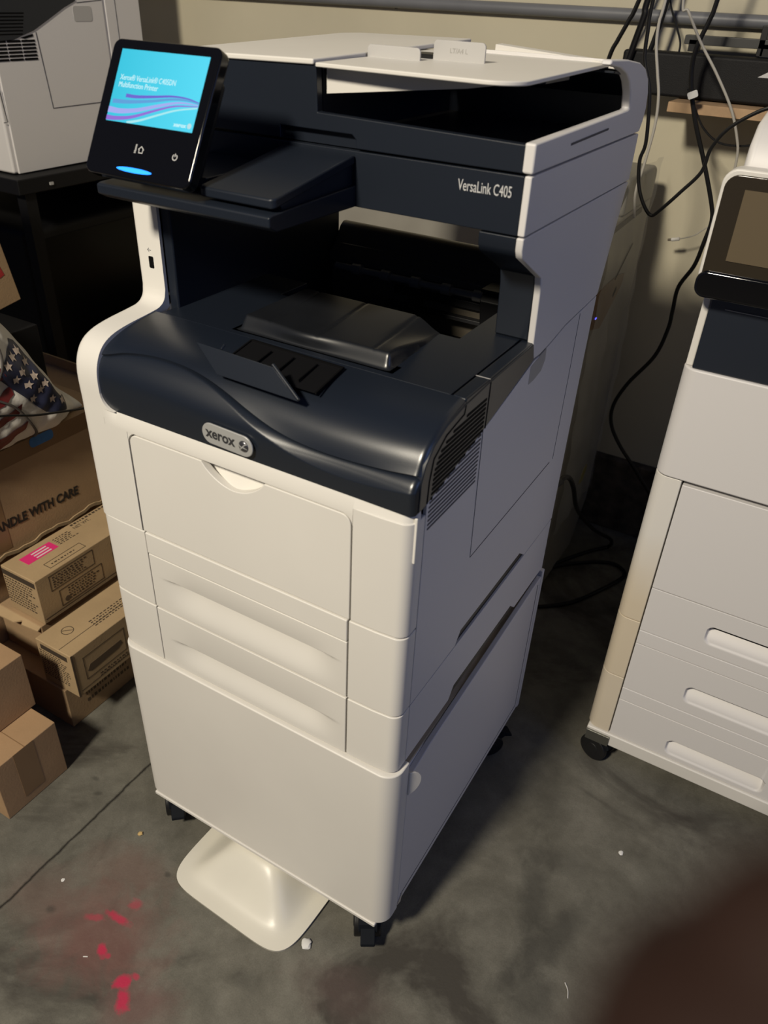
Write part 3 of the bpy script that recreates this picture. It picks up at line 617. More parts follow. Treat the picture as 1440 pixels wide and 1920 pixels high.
# model lettering on the scanner front
bm = fit_text('VersaLink C405', 0.0150, frame((0.4060, 0.1999, 1.0685), (1, 0, 0), (0, 0, 1)), 0.0575, 0.0002); obj('model_lettering', bm, LETTER, PR)

# document feeder: base with grip slot, tall left block, rear arch, output well
bm = BM()
prism(bm, [(0.0400, 1.0915), (0.1880, 1.0915), (0.1880, 1.1045), (0.2800, 1.1045), (0.2850, 1.1000), (0.2855, 1.0915), (0.4742, 1.0915), (0.4742, 1.1165), (0.2370, 1.1215), (0.2355, 1.1650), (0.0400, 1.1650)], 'y', 0.2004, 0.2110)
obj('feeder_front', bm, NAVY, PR, bevel=0.0012)
bm = BM(); box(bm, 0.186, 0.288, 0.2090, 0.2130, 1.0905, 1.1080); obj('feeder_slot_back', bm, NAVY, PR)
obj('feeder_block', box(BM(), 0.0400, 0.2360, 0.2130, 0.5500, 1.0915, 1.1640), NAVY, PR)
bm = BM(); prism(bm, rr(0.0370, 0.2340, 0.1975, 0.5700, 0.022, 6, (0, 0, 0, 1)), 'z', 1.1645, 1.1700)
for v in bm.verts: v.co.z += 0.0095*ss(0.19, 0.58, v.co.y) - 0.004*(1-ss(0.04, 0.10, v.co.x))
obj('feeder_cover', bm, WHITE, PR, bevel=0.0018, seg=3)
# low well: floor, right wall and rear shell curling forward
bm = BM(); prism(bm, [(0.210, 1.1155), (0.240, 1.098), (0.515, 1.098), (0.515, 1.0915), (0.210, 1.0915)], 'x', 0.236, 0.4742); obj('output_well', bm, CHARC, PR)
outer = [(0.2000, 1.1185), (0.2000, 1.0915), (0.5670, 1.0915), (0.5750, 1.103), (0.5790, 1.1180), (0.5740, 1.1360), (0.5610, 1.1520), (0.5400, 1.1640), (0.5120, 1.1710), (0.4600, 1.1760), (0.3950, 1.1785), (0.3920, 1.1735), (0.4350, 1.1690), (0.4620, 1.1620), (0.4800, 1.1530), (0.4930, 1.1410), (0.5010, 1.1240), (0.4950, 1.1225)]
obj('feeder_arch', prism(BM(), outer, 'x', 0.4705, 0.4822), WHITE2, PR, bevel=0.0024, seg=3)
inner = [(0.5560, 1.0915), (0.5670, 1.0915), (0.5750, 1.103), (0.5790, 1.1180), (0.5740, 1.1360), (0.5610, 1.1520), (0.5400, 1.1640), (0.5120, 1.1710), (0.4600, 1.1748), (0.4600, 1.1700), (0.5400, 1.1560)]
obj('rear_shell', prism(BM(), inner, 'x', 0.2360, 0.4745), WHITE2, PR, bevel=0.001)
ins = [(0.5130, 1.0915), (0.5130, 1.135), (0.5000, 1.150), (0.4800, 1.159), (0.4400, 1.1630), (0.4400, 1.1650), (0.5300, 1.1600), (0.5520, 1.1480), (0.5540, 1.0915)]
obj('well_back', prism(BM(), ins, 'x', 0.2360, 0.4740), NAVY, PR)
bm = BM(); strip(bm, [(0.4824, 0.300, 1.1070), (0.4824, 0.425, 1.1090)], 0.0022, (1, 0, 0), 0.0003); obj('side_slot', bm, GROOVE, PR)
# white input tray with guides, on top
bm = BM()
tr = [(0.2375, 0.1960), (0.4270, 0.1880)] + [(0.4270+0.034*math.sin(math.radians(a)), 0.222-0.034*math.cos(math.radians(a))) for a in range(10, 91, 10)] + [(0.4610, 0.455), (0.4730, 0.468), (0.4730, 0.490), (0.2375, 0.490)]
prism(bm, tr, 'z', 1.1630, 1.1672)
for v in bm.verts: v.co.z += 0.0042*ss(0.20, 0.45, v.co.y)
tray = obj('input_tray', bm, WHITE, PR, bevel=0.0012)
bm = BM(); q = [(0.300, 0.500, 1.166), (0.474, 0.450, 1.166), (0.474, 0.450, 1.1715), (0.300, 0.500, 1.1790), (0.300, 0.520, 1.166), (0.474, 0.470, 1.166), (0.474, 0.470, 1.1720), (0.300, 0.520, 1.1795)]
v = [bm.verts.new(p) for p in q]
for f in ((0, 1, 2, 3), (4, 7, 6, 5), (3, 2, 6, 7), (0, 4, 5, 1), (0, 3, 7, 4), (1, 5, 6, 2)): bm.faces.new([v[i] for i in f])
obj('tray_rear_wall', bm, WHITE, tray, bevel=0.001)
bm = BM(); prism(bm, [(0.2390, 1.1380), (0.2390, 1.1610), (0.4300, 1.1610), (0.4000, 1.1560)], 'y', 0.2150, 0.2250); obj('tray_skirt', bm, WHITE, tray)
bm = BM(); prism(bm, [(0.3960, 1.1520), (0.4010, 1.1635), (0.4500, 1.1635), (0.4500, 1.1590)], 'y', 0.29, 0.36); obj('tray_catch', bm, NAVY, tray, bevel=0.001)
for (xa, xb, y, zt) in ((0.236, 0.302, 0.3000, 0.0125), (0.302, 0.364, 0.3300, 0.0200)):
    bm = BM(); prism(bm, rr(xa, xb, 1.166, 1.168+zt, 0.0045, 4, (0, 0, 1, 1)), 'y', y-0.001, y+0.0015); obj('paper_guide', bm, LTGREY, tray, bevel=0.0006)
bm = text_into(BM(), 'LT/A4 L', 0.0065, frame((0.322, 0.3288, 1.1765), (1, 0, 0), (0, 0, 1)), 0.0001); obj('size_lettering', bm, GREY, tray)
bm = BM(); box(bm, 0.25, 0.30, 0.33, 0.36, 1.168, 1.1735); obj('feed_slot', bm, DARK, tray)

# ------------------------------------------------------------------ ivory pedestal foot under the stand
bm = BM(); x0, x1, y0, y1 = -0.122, 0.122, -0.0, 0.26
def foot(u, v):
    # superellipse-rounded plate, hump towards the middle
    a, b_ = u, v; p = 7
    x = a; y = b_
    m = max(abs(a), abs(b_))
    if m > 1e-6:
        k = (abs(a/m)**p+abs(b_/m)**p)**(-1/p); x = a*k; y = b_*k
    X = x*0.122; Y = y*0.150
    dx = 1-abs(x); dy = 1-abs(y); d = min(dx*0.122, dy*0.150)
    dm = -math.log(math.exp(-dx*0.122/0.010)+math.exp(-dy*0.150/0.010))*0.010
    h = 0.007+0.060*ss(0.018, 0.090, dm)
    return Vector((X, Y, h))
us = lin(-1, 1, 48); g = surf(bm, foot, us, us)
N_ = len(us)-1; ring = [g[i][0] for i in range(N_)]+[g[N_][j] for j in range(N_)]+[g[i][N_] for i in range(N_, 0, -1)]+[g[0][j] for j in range(N_, 0, -1)]
low = [bm.verts.new((v.co.x*0.99, v.co.y*0.99, 0.0)) for v in ring]
for i in range(len(ring)): bm.faces.new((ring[i], ring[(i+1) % len(ring)], low[(i+1) % len(low)], low[i]))
bm.faces.new(low)
xform(bm, Matrix.Translation((0.2450, 0.068, 0)) @ Matrix.Rotation(-0.035, 4, 'Z'))
single('pedestal_foot', bm, IVORY, 'ivory rounded plastic foot lying on the floor beneath the near cabinet stand', 'pedestal base', angle=60)

# ------------------------------------------------------------------ second printer on the right
P2 = thing('office_printer', 'tall white office printer at right with dark screen and three drawers', 'printer', (0.84, 0.80, 0.0))
X0, X1, Y0 = 0.612, 1.066, 0.540
def post(z0, z1, left=True, m=WHITE):
    bm = BM(); n = 8; r = 0.020
    if left: pts = [(X0+r+r*math.cos(math.radians(180+90*i/n)), Y0+r+r*math.sin(math.radians(180+90*i/n))) for i in range(n+1)] + [(0.6540, Y0), (0.6540, Y0+0.03), (X0, Y0+0.03)]
    else: pts = [(1.024, Y0)] + [(X1-r+r*math.cos(math.radians(270+90*i/n)), Y0+r+r*math.sin(math.radians(270+90*i/n))) for i in range(n+1)] + [(X1, Y0+0.03), (1.024, Y0+0.03)]
    return obj('corner_post', prism(bm, pts, 'z', z0, z1), m, P2, bevel=0.0012)
FADE = bpy.data.materials.new('unevenly_yellowed_plastic'); FADE.use_nodes = True; nt = FADE.node_tree; b = nt.nodes['Principled BSDF']
tc = nt.nodes.new('ShaderNodeTexCoord'); nz = nt.nodes.new('ShaderNodeTexNoise'); rp = nt.nodes.new('ShaderNodeValToRGB'); sp = nt.nodes.new('ShaderNodeSeparateXYZ'); ma = nt.nodes.new('ShaderNodeMath'); ma.operation = 'MULTIPLY_ADD'
nz.inputs['Scale'].default_value = 5; nz.inputs['Detail'].default_value = 2; ma.inputs[1].default_value = 0.25
nt.links.new(tc.outputs['Object'], nz.inputs[0]); nt.links.new(tc.outputs['Object'], sp.inputs[0]); nt.links.new(nz.outputs['Fac'], ma.inputs[0]); nt.links.new(sp.outputs[2], ma.inputs[2]); nt.links.new(ma.outputs[0], rp.inputs[0]); nt.links.new(rp.outputs[0], b.inputs['Base Color'])
rp.color_ramp.elements[0].position = 0.50; rp.color_ramp.elements[1].position = 0.66; rp.color_ramp.elements[0].color = (0.68, 0.59, 0.45, 1); rp.color_ramp.elements[1].color = (0.76, 0.735, 0.69, 1); b.inputs['Roughness'].default_value = 0.4
for (a, c, m) in ((0.0880, 0.2280, YELLOWED), (0.2295, 0.3600, FADE), (0.3615, 0.6405, FADE)): post(a, c, True, m); post(a, c, False, WHITE)
obj('core', box(BM(), X0+0.004, X1-0.004, Y0+0.015, 1.05, 0.088, 0.80), DARK, P2)
for s, x in ((-1, X0), (1, X1-0.004)): obj('side_panel', box(BM(), x, x+0.004, Y0+0.031, 1.06, 0.088, 0.6405), WHITE, P2)
for (z0, z1, h0, h1) in ((0.0880, 0.1790, 0.0985, 0.1310), (0.2100, 0.3160, 0.2320, 0.2660), (0.3470, 0.4370, 0.3680, 0.4020)):
    bm = BM()
    def f(x, z, h0=h0, h1=h1):
        r = 0.0105; cx = min(max(x, 0.756+r), 0.921-r); cz = min(max(z, h0+r), h1-r); d = math.hypot(x-cx, z-cz)
        m = 1-ss(r*0.80, r*1.12, d); t = (z-h0)/(h1-h0)
        return Vector((x, Y0+0.021*m*(0.12+0.88*ss(0.0, 1.05, t)), z))
    xs = sorted(set([0.6560]+lin(0.752, 0.772, 14)+lin(0.772, 0.905, 8)+lin(0.905, 0.925, 14)+[1.022])); zs = sorted(set([z0, z1]+lin(h0-0.003, h1+0.003, 26)))
    obj('drawer', solid(bm, f, xs, zs, (0, 0.035, 0)), WHITE2, P2, bevel=0.0012, angle=60)
for (z0, z1) in ((0.1802, 0.2088), (0.3172, 0.3458)): obj('drawer_rail', box(BM(), 0.6560, 1.022, Y0-0.0005, Y0+0.03, z0, z1), WHITE2, P2, bevel=0.0012)
obj('front_door', box(BM(), 0.6560, 1.022, Y0-0.0005, Y0+0.03, 0.4385, 0.6345), WHITE2, P2, bevel=0.0015)
bm = BM(); prism(bm, rr(X0, X1, Y0-0.004, 1.06, 0.022, 8, (1, 1, 0, 0)), 'z', 0.6425, 0.8130); obj('upper_body', bm, WHITE2, P2, bevel=0.003, seg=3)
bm = BM(); prism(bm, [(0.575, 0.8130), (0.540, 0.8130), (0.5400, 0.8160), (0.5460, 0.9120), (0.575, 0.9120)], 'x', 0.6245, 1.0535); obj('navy_front', bm, NAVYS, P2, bevel=0.002)
obj('crease_line', strip(BM(), [(0.645, 0.5445, 0.899), (0.745, 0.5445, 0.899), (1.04, 0.5445, 0.899)], 0.0012, (0, -1, 0), 0.0004), GREY, P2)
bm = prism(BM(), [(0.548, 0.8130), (0.556, 0.9500), (1.06, 0.9500), (1.06, 0.8130)], 'x', 0.6140, 0.6240); prism(bm, [(0.548, 0.8130), (0.556, 0.95), (1.06, 0.95), (1.06, 0.8130)], 'x', 1.054, 1.064); box(bm, 0.624, 1.054, 0.576, 1.06, 0.8130, 0.95)
obj('mid_body', bm, WHITE, P2, bevel=0.002)
bm = BM(); prism(bm, rr(0.604, 0.995, 0.9280, 1.0720, 0.018, 6), 'y', 0.517, 0.545); xform(bm, Matrix()); pan = obj('control_panel', bm, WHITE, P2, bevel=0.003, seg=3)
bm = BM(); prism(bm, rr(0.6085, 0.990, 0.9260, 1.0660, 0.016, 6), 'y', 0.5120, 0.5175); obj('panel_glass', bm, mat('reflection_tinted_glass', (0.034, 0.027, 0.018), 0.12), pan, bevel=0.0015)  # warm reflection in the glass is put into its base colour
bm = BM(); prism(bm, rr(0.6040, 0.994, 0.9190, 0.9530, 0.014, 6), 'y', 0.5075, 0.5400); obj('panel_chin', bm, GLOSS, pan, bevel=0.004, seg=4)
bm = BM(); box(bm, 0.6330, 0.985, 0.5108, 0.5125, 0.9680, 1.0510); obj('screen', bm, mat('unlit_screen_reflection_tint', (0.135, 0.105, 0.065), 0.18), pan)  # brown base colour stands in for warm light reflected in the screen
bm = BM(); prism(bm, [(0.546, 0.950), (0.546, 1.062), (0.556, 1.095), (0.58, 1.118), (0.64, 1.130), (1.05, 1.130), (1.06, 0.950)], 'x', 0.618, 1.062)
obj('scanner_lid', bm, WHITE2, P2, bevel=0.010, seg=4)
bm = BM(); prism(bm, [(X0+0.003, Y0-0.004), (X1-0.003, Y0-0.004), (X1-0.003, 1.05), (X0+0.003, 1.05)], 'z', 0.0580, 0.0870)
obj('base_rail', bm, WHITE, P2, bevel=0.0025)
bm = BM(); box(bm, X0+0.004, 0.660, Y0-0.008, Y0+0.04, 0.058, 0.0815); obj('caster_bracket', bm, mat('grey_metal', (0.20, 0.20, 0.18), 0.35, metal=0.8), P2, bevel=0.001)
for (x, y, a) in ((0.640, 0.562, 1.25), (1.03, 0.572, 0.4), (0.645, 1.02, 2.2), (1.03, 1.02, 2.7)): caster(P2, x, y, a, brake=False, ztop=0.060, R=0.0275)

# ------------------------------------------------------------------ third printer, upper left, on a black cart
P1 = thing('desktop_printer', 'beige and navy printer at upper left, standing on the black cart', 'printer', (-1.15, 0.92, 0.834))
XS = -0.950
obj('body_shell', box(BM(), -1.38, XS-0.004, 0.692, 1.140, 0.836, 1.30), WHITE2, P1, bevel=0.006)
obj('side_panel', prism(BM(), [(0.704, 0.836), (1.026, 0.838), (1.022, 1.21), (0.704, 1.21)], 'x', XS-0.006, XS), WHITE2, P1, bevel=0.0015)
obj('rear_cover', prism(BM(), [(1.032, 0.836), (1.142, 0.838), (1.140, 1.30), (1.030, 1.30)], 'x', XS-0.006, XS), WHITE2, P1, bevel=0.0015)
nc = [(0.688, 1.097), (0.724, 1.101), (0.757, 1.103), (0.780, 1.110), (0.812, 1.119), (0.856, 1.139), (0.905, 1.162), (0.940, 1.175), (0.939, 1.26), (0.688, 1.26)]
obj('navy_cap', prism(BM(), nc, 'x', XS-0.008, XS+0.0025), NAVY, P1, bevel=0.0012)
bm = BM()
for i in range(7):
    z = 1.152-i*0.0065
    prism(bm, rr(0.715, 0.793-i*0.002, z-0.0014, z+0.0014, 0.001, 2), 'x', XS+0.001, XS+0.003)
obj('vent', bm, GAP, P1); bm = BM()
for i in range(6):
    z = 1.100-i*0.0070
    for k in range(3): prism(bm, rr(0.700+k*0.038, 0.735+k*0.038, z-0.0022, z+0.0022, 0.001, 2), 'x', XS-0.001, XS+0.0012)
prism(bm, [(0.775, 1.106), (0.808, 1.113), (0.808, 1.108), (0.785, 1.104)], 'x', XS-0.001, XS+0.0012)
obj('vent', bm, GAP, P1)
bm = BM(); strip(bm, [(XS+0.0003, 0.818, 1.116), (XS+0.0003, 0.830, 0.963), (XS+0.0003, 1.020, 0.965)], 0.0020, (1, 0, 0), 0.0004); strip(bm, [(XS+0.0003, 0.695, 1.01), (XS+0.0003, 0.700, 0.945), (XS+0.0003, 0.690, 0.945)], 0.002, (1, 0, 0), 0.0004)
strip(bm, [(XS+0.0003, 1.065, 0.84), (XS+0.0003, 1.060, 1.29)], 0.0012, (1, 0, 0), 0.0004); strip(bm, [(XS+0.0003, 0.945, 1.172), (XS+0.0003, 1.020, 1.178)], 0.0015, (1, 0, 0), 0.0004)
obj('panel_seam', bm, GROOVE, P1)
obj('side_grip', prism(BM(), rr(0.930, 0.985, 1.135, 1.166, 0.006), 'x', XS-0.001, XS+0.0010), LTGREY, P1, bevel=0.0005)
bm = BM(); box(bm, -1.10, -0.915, 0.955, 1.10, 0.8345, 0.8375); single('paper_sheet', bm, mat('grey_paper', (0.50, 0.47, 0.42), 0.8), 'pale card sheet sticking out beneath the upper left printer', 'paper', bevel=0.0003)
# black cart
CT = thing('utility_cart', 'black cart holding up the upper left printer', 'cart', (-1.15, 0.95, 0))
BLACKM = mat('matte_black', (0.005, 0.005, 0.006), 0.6, spec=0.25)
obj('top_board', box(BM(), -1.75, -0.905, 0.66, 1.30, 0.800, 0.834), BLACKM, CT, bevel=0.003)
obj('lower_shelf', box(BM(), -1.73, -0.925, 0.68, 1.28, 0.08, 0.11), BLACKM, CT, bevel=0.003)
for (x, y) in ((-1.73, 0.68), (-0.945, 0.68), (-1.73, 1.26), (-0.945, 1.26)): obj('leg', box(BM(), x, x+0.03, y, y+0.03, 0, 0.80), BLACKM, CT)
bm = box(BM(), -1.70, -0.95, 1.262, 1.276, 0.11, 0.79); obj('back_board', bm, BLACKM, CT)
obj('latch', box(BM(), -0.905, -0.902, 0.745, 0.755, 0.812, 0.818), LTGREY, CT)
MO = thing('television', 'old black television standing inside the black cart', 'television', (-1.1, 0.95, 0.11))
obj('housing', box(BM(), -1.40, -0.99, 0.715, 1.22, 0.112, 0.70), BLACKM, MO, bevel=0.02, seg=4)
obj('screen', prism(BM(), rr(0.745, 1.19, 0.22, 0.67, 0.02), 'x', -0.992, -0.9885), mat('dark_glass', (0.003, 0.003, 0.003), 0.35, spec=0.15), MO, bevel=0.001)

# ------------------------------------------------------------------ cartons on the left
def carton(name, label, x0, x1, y0, y1, z0, z1, m, cat='box', tape=True, rot=None, group=None, panels=True):
    t = thing(name, label, cat, ((x0+x1)/2, (y0+y1)/2, z0), group or {'cardboard_box': 'cardboard boxes stacked along the left', 'toner_box': 'toner boxes stacked at left'}.get(name))
    R = None if rot is None else rot
    obj('carton_body', box(BM(), x0, x1, y0, y1, z0, z1), m, t, bevel=0.0018, rot=R)
    if tape:
        xm = (x0+x1)/2
        bm = BM(); box(bm, xm-0.02, xm+0.02, y0-0.0006, y1+0.0006, z1-0.0001, z1+0.0006); box(bm, xm-0.02, xm+0.02, y0-0.0008, y0, z1-0.05, z1+0.0006)
        obj('tape', bm, TAPE, t, rot=R)
    return t
def lines(bm, o, right, up, rows, w, h, jitter=0.3):
    """rows of printed small type as broken ink dashes"""
    M = frame(o, right, up)
    for r_ in range(rows):
        x = 0.0
        while x < w*(1-jitter*random.random()):
            l = random.uniform(0.002, 0.007); q = BM(); box(q, x, min(x+l, w), -r_*h, -r_*h+h*0.42, 0, 0.0002); xform(q, M)
            me = bpy.data.meshes.new('t'); q.to_mesh(me); q.free(); bm.from_mesh(me); bpy.data.meshes.remove(me); x += l+0.0030
    return bm
# on the floor, lower left
t = carton('cardboard_box', 'small brown cardboard box on the floor, lowest at left edge', -0.560, -0.188, -0.139, -0.012, 0.0, 0.128, CARD3, tape=False)
bm = BM(); box(bm, -0.188, -0.1875, -0.100, -0.060, 0.02, 0.128); box(bm, -0.560, -0.188, -0.0772, -0.0758, 0.1278, 0.1284); obj('tape', bm, TAPE, t)
t = carton('cardboard_box', 'brown cardboard box stacked on the lowest box at the left edge', -0.600, -0.248, -0.150, -0.002, 0.1290, 0.252, CARD3)
# toner cartons
t = carton('cardboard_box', 'dark brown printed carton on the floor beneath the toner boxes', -0.462, -0.256, 0.062, 0.420, 0.0, 0.0995, CARD, tape=False)
bm = BM(); lines(bm, (-0.2558, 0.105, 0.052), (0, 1, 0), (0, 0, 1), 2, 0.12, 0.018); obj('lettering', bm, INK2, t)
t = carton('cardboard_box', 'shaded brown carton with torn flaps beneath the pink-labelled toner box', -0.458, -0.336, 0.098, 0.430, 0.1002, 0.1955, CARD, tape=False)
bm = BM(); P = [(-0.458, 0.098, 0.195), (-0.337, 0.098, 0.195), (-0.338, 0.090, 0.190), (-0.380, 0.087, 0.189), (-0.385, 0.094, 0.192), (-0.400, 0.084, 0.188), (-0.452, 0.082, 0.188)]
A = [bm.verts.new(p) for p in P]; B = [bm.verts.new((p[0], p[1], p[2]-0.003)) for p in P]; bm.faces.new(A); bm.faces.new(B[::-1])
for i in range(len(P)): bm.faces.new((A[i], A[(i+1) % len(P)], B[(i+1) % len(P)], B[i]))
obj('flap', bm, CARD2, t)
def outline(bm, o, right, up, w, h, t=0.0012):
    M = frame(o, right, up); q = BM()
    for (a, b_, c, d) in ((0, w, 0, t), (0, w, h-t, h), (0, t, 0, h), (w-t, w, 0, h)): box(q, a, b_, c, d, 0, 0.0002)
    xform(q, M); me = bpy.data.meshes.new('t'); q.to_mesh(me); q.free(); bm.from_mesh(me); bpy.data.meshes.remove(me); return bm
t = carton('toner_box', 'tan toner box with a pictogram of a cartridge, beneath the pink-labelled box', -0.312, -0.219, 0.066, 0.405, 0.1005, 0.2050, CARD2, tape=False)
bm = BM(); box(bm, -0.300, -0.230, 0.0654, 0.066, 0.186, 0.197); box(bm, -0.250, -0.2215, 0.245, 0.300, 0.2050, 0.2053)
lines(bm, (-0.306, 0.0657, 0.180), (1, 0, 0), (0, 0, 1), 12, 0.080, 0.0055)
M = frame((-0.300+0.022, 0.112, 0.2052), (0, 1, 0), (-1, 0, 0)); q = BM(); strip(q, [(0.011*math.cos(a), 0.011*math.sin(a), 0) for a in lin(0, 6.283, 28)], 0.0013, (0, 0, 1), 0.0001); strip(q, [(-0.007, 0.007, 0), (0.007, -0.007, 0)], 0.0013, (0, 0, 1), 0.0001); xform(q, M)
me = bpy.data.meshes.new('t'); q.to_mesh(me); q.free(); bm.from_mesh(me)
lines(bm, (-0.262, 0.150, 0.2052), (0, 1, 0), (-1, 0, 0), 4, 0.20, 0.006)
strip(bm, [(-0.250, 0.068, 0.2052), (-0.250, 0.403, 0.2052)], 0.0012, (0, 0, 1), 0.0001)
outline(bm, (-0.2187, 0.090, 0.128), (0, 1, 0), (0, 0, 1), 0.10, 0.055); lines(bm, (-0.2187, 0.120, 0.118), (0, 1, 0), (0, 0, 1), 2, 0.16, 0.006)
strip(bm, [(-0.2187, 0.074, 0.112), (-0.2187, 0.40, 0.112)], 0.0008, (1, 0, 0), 0.0001)
obj('printed_marks', bm, mat('brown_print', (0.055, 0.038, 0.024), 0.8), t)
bm = BM(); P = [(0.095, 0.146), (0.103, 0.158), (0.178, 0.160), (0.182, 0.150), (0.170, 0.144), (0.104, 0.140)]; prism(bm, P, 'x', -0.2190, -0.2186); obj('cartridge_picture', bm, INK2, t)
bm = BM(); box(bm, -0.2192, -0.2180, 0.0660, 0.0700, 0.1005, 0.2050); obj('edge_flap', bm, INK2, t)
t = carton('toner_box', 'tan toner box with a bright pink label on its lid', -0.428, -0.333, 0.106, 0.440, 0.1965, 0.3000, CARD2, tape=False)
bm = BM(); box(bm, -0.412, -0.384, 0.135, 0.205, 0.3000, 0.3004); obj('pink_label', bm, PINK, t)
bm = BM()
for k in range(3): box(bm, -0.407+k*0.0080, -0.4035+k*0.0080, 0.158, 0.192, 0.3004, 0.3006)
obj('label_bars', bm, mat('white_print', (0.75, 0.7, 0.68), 0.7), t)
bm = BM(); box(bm, -0.426, -0.336, 0.1054, 0.106, 0.282, 0.294); box(bm, -0.362, -0.337, 0.330, 0.400, 0.3000, 0.3003)
lines(bm, (-0.424, 0.1057, 0.275), (1, 0, 0), (0, 0, 1), 10, 0.084, 0.0065)
lines(bm, (-0.409, 0.212, 0.3002), (0, 1, 0), (-1, 0, 0), 5, 0.045, 0.0055); lines(bm, (-0.418, 0.265, 0.3002), (0, 1, 0), (-1, 0, 0), 1, 0.15, 0.012)
outline(bm, (-0.342, 0.150, 0.3002), (0, 1, 0), (-1, 0, 0), 0.085, 0.020); lines(bm, (-0.350, 0.160, 0.3002), (0, 1, 0), (-1, 0, 0), 1, 0.065, 0.007)
outline(bm, (-0.3327, 0.135, 0.258), (0, 1, 0), (0, 0, 1), 0.105, 0.035); lines(bm, (-0.3327, 0.142, 0.285), (0, 1, 0), (0, 0, 1), 5, 0.09, 0.0055)
outline(bm, (-0.3327, 0.150, 0.212), (0, 1, 0), (0, 0, 1), 0.105, 0.038); lines(bm, (-0.3327, 0.170, 0.242), (0, 1, 0), (0, 0, 1), 5, 0.075, 0.0060)
outline(bm, (-0.3327, 0.285, 0.235), (0, 1, 0), (0, 0, 1), 0.10, 0.045); strip(bm, [(-0.3327, 0.11, 0.207), (-0.3327, 0.44, 0.207)], 0.0008, (1, 0, 0), 0.0001)
text_into(bm, 'NET WT.', 0.013, frame((-0.404, 0.262, 0.3002), (0, 1, 0), (-1, 0, 0)), 0.0001, sx=0.8)
obj('printed_marks', bm, mat('brown_print', (0.055, 0.038, 0.024), 0.8), t)
bm = BM(); cyl(bm, (-0.3330, 0.165, 0.222), (1, 0, 0), 0.006, 0.0004); obj('round_mark', bm, INK2, t)
carton('cardboard_box', 'brown cardboard box under the carton printed with care wording', -0.920, -0.464, 0.010, 0.420, 0.0, 0.2880, CARD)
HC = carton('shipping_carton', 'big taped brown carton printed HANDLE WITH CARE, below the flag-print bag', -0.880, -0.450, 0.005, 0.430, 0.2895, 0.5030, CARD, tape=False)
bm = BM(); box(bm, -0.4505, -0.4494, 0.005, 0.430, 0.468, 0.5035); box(bm, -0.4505, -0.4494, 0.120, 0.152, 0.305, 0.468); obj('tape', bm, TAPE, HC)
bm = fit_text('HANDLE WITH CARE', 0.0270, frame((-0.4492, 0.112, 0.3500), (0, 1, -0.055), (0, 0.055, 1)), 0.2080, 0.0002, bold=0.0009); obj('lettering', bm, INK, HC)
bm = BM(); bb = rr(0.238, 0.292, 0.482, 0.5025, 0.008); prism(bm, bb, 'x', -0.4492, -0.4488); obj('blue_sticker', bm, mat('faded_blue_print', (0.05, 0.18, 0.45), 0.6, noise=0.3, nscale=40), HC)
bm = BM(); box(bm, -0.860, -0.452, 0.01, 0.425, 0.290, 0.2945)
strip(bm, [(-0.447, y, 0.294+0.003*math.sin(y*60)+0.002*math.sin(y*151)) for y in lin(0.01, 0.42, 30)], 0.007, (1, 0, 0), 0.0015); obj('torn_bottom_edge', bm, CARD2, HC)
carton('storage_crate', 'black crate beneath the leaning carton, behind the flag-print bag', -1.000, -0.620, 0.020, 0.430, 0.504, 0.630, BLACKM, cat='crate', tape=False)
RC = carton('cardboard_box', 'leaning brown carton with a red marker stripe, at the left edge', -0.975, -0.607, 0.020, 0.400, 0.664, 0.960, CARD, tape=False, rot=Matrix.Rotation(math.radians(9), 4, 'X'))
bm = BM(); strip(bm, smooth([(-0.6067, 0.345, 0.86), (-0.6067, 0.360, 0.80), (-0.6067, 0.378, 0.72)], 6), lambda t: 0.022-0.010*t, (1, 0, 0), 0.0003); obj('marker_stripe', bm, REDM, RC, rot=Matrix.Rotation(math.radians(9), 4, 'X'))
OC = carton('open_carton', 'shaded open carton between the black cart and the near printer', -1.000, -0.640, 0.440, 0.640, 0.0, 0.400, CARD, tape=False)
bm = BM(); box(bm, -1.02, -0.640, 0.640, 0.644, 0.36, 0.425); obj('flap', bm, CARD2, OC)
carton('cardboard_box', 'tan carton half hidden by the near printer, beside the black cart', -0.860, -0.560, 0.900, 1.250, 0.0, 0.470, CARD2)

# ------------------------------------------------------------------ flag-print bag lying on the big carton
BAG = thing('tote_bag', 'white crinkled tote bag printed with stars and stripes, on the HANDLE WITH CARE carton', 'bag', (-0.50, 0.1, 0.503))
edge_top = [(-0.16, 0.90), (-0.05, 0.88), (0.06, 0.85), (0.15, 0.815), (0.20, 0.785), (0.240, 0.750), (0.270, 0.712), (0.292, 0.665), (0.318, 0.610), (0.345, 0.572), (0.368, 0.545), (0.385, 0.525)]
def bagf(u, v, off=0.0):
    """u: along y, v: bottom to top -> bulged, wrinkled front"""
    y = -0.16+0.545*u; zt = interp(edge_top, y); zb = 0.5045; z = zb+(zt-zb)*v
    return bagp(y, z, off)
def bagp(y, z, off=0.0):
    zt = interp(edge_top, y); zb = 0.5045; v = max(0.0, min(1.0, (z-zb)/(zt-zb))); u = (y+0.16)/0.545
    e = (math.sin(math.pi*min(max(v, 0), 1)*0.93+0.12))**0.55 if 0 < v < 1 else 0.25
    e *= (1-ss(0.80, 1.0, u)*0.75)
    e = max(e, 0.0)
    w = 0.0030*math.sin(55*y+30*z+2*math.sin(40*z)) + 0.0018*math.sin(120*z-70*y+1.5*math.sin(60*y)) + 0.0014*math.sin(190*y+90*z)
    return Vector((-0.506+0.100*e+w*0.9+off-0.055*(v-0.45), y, z))
BAGM = mat('crinkled_white_vinyl', (0.80, 0.77, 0.71), 0.45, noise=0.22, nscale=22, bump=0.8, bscale=90)
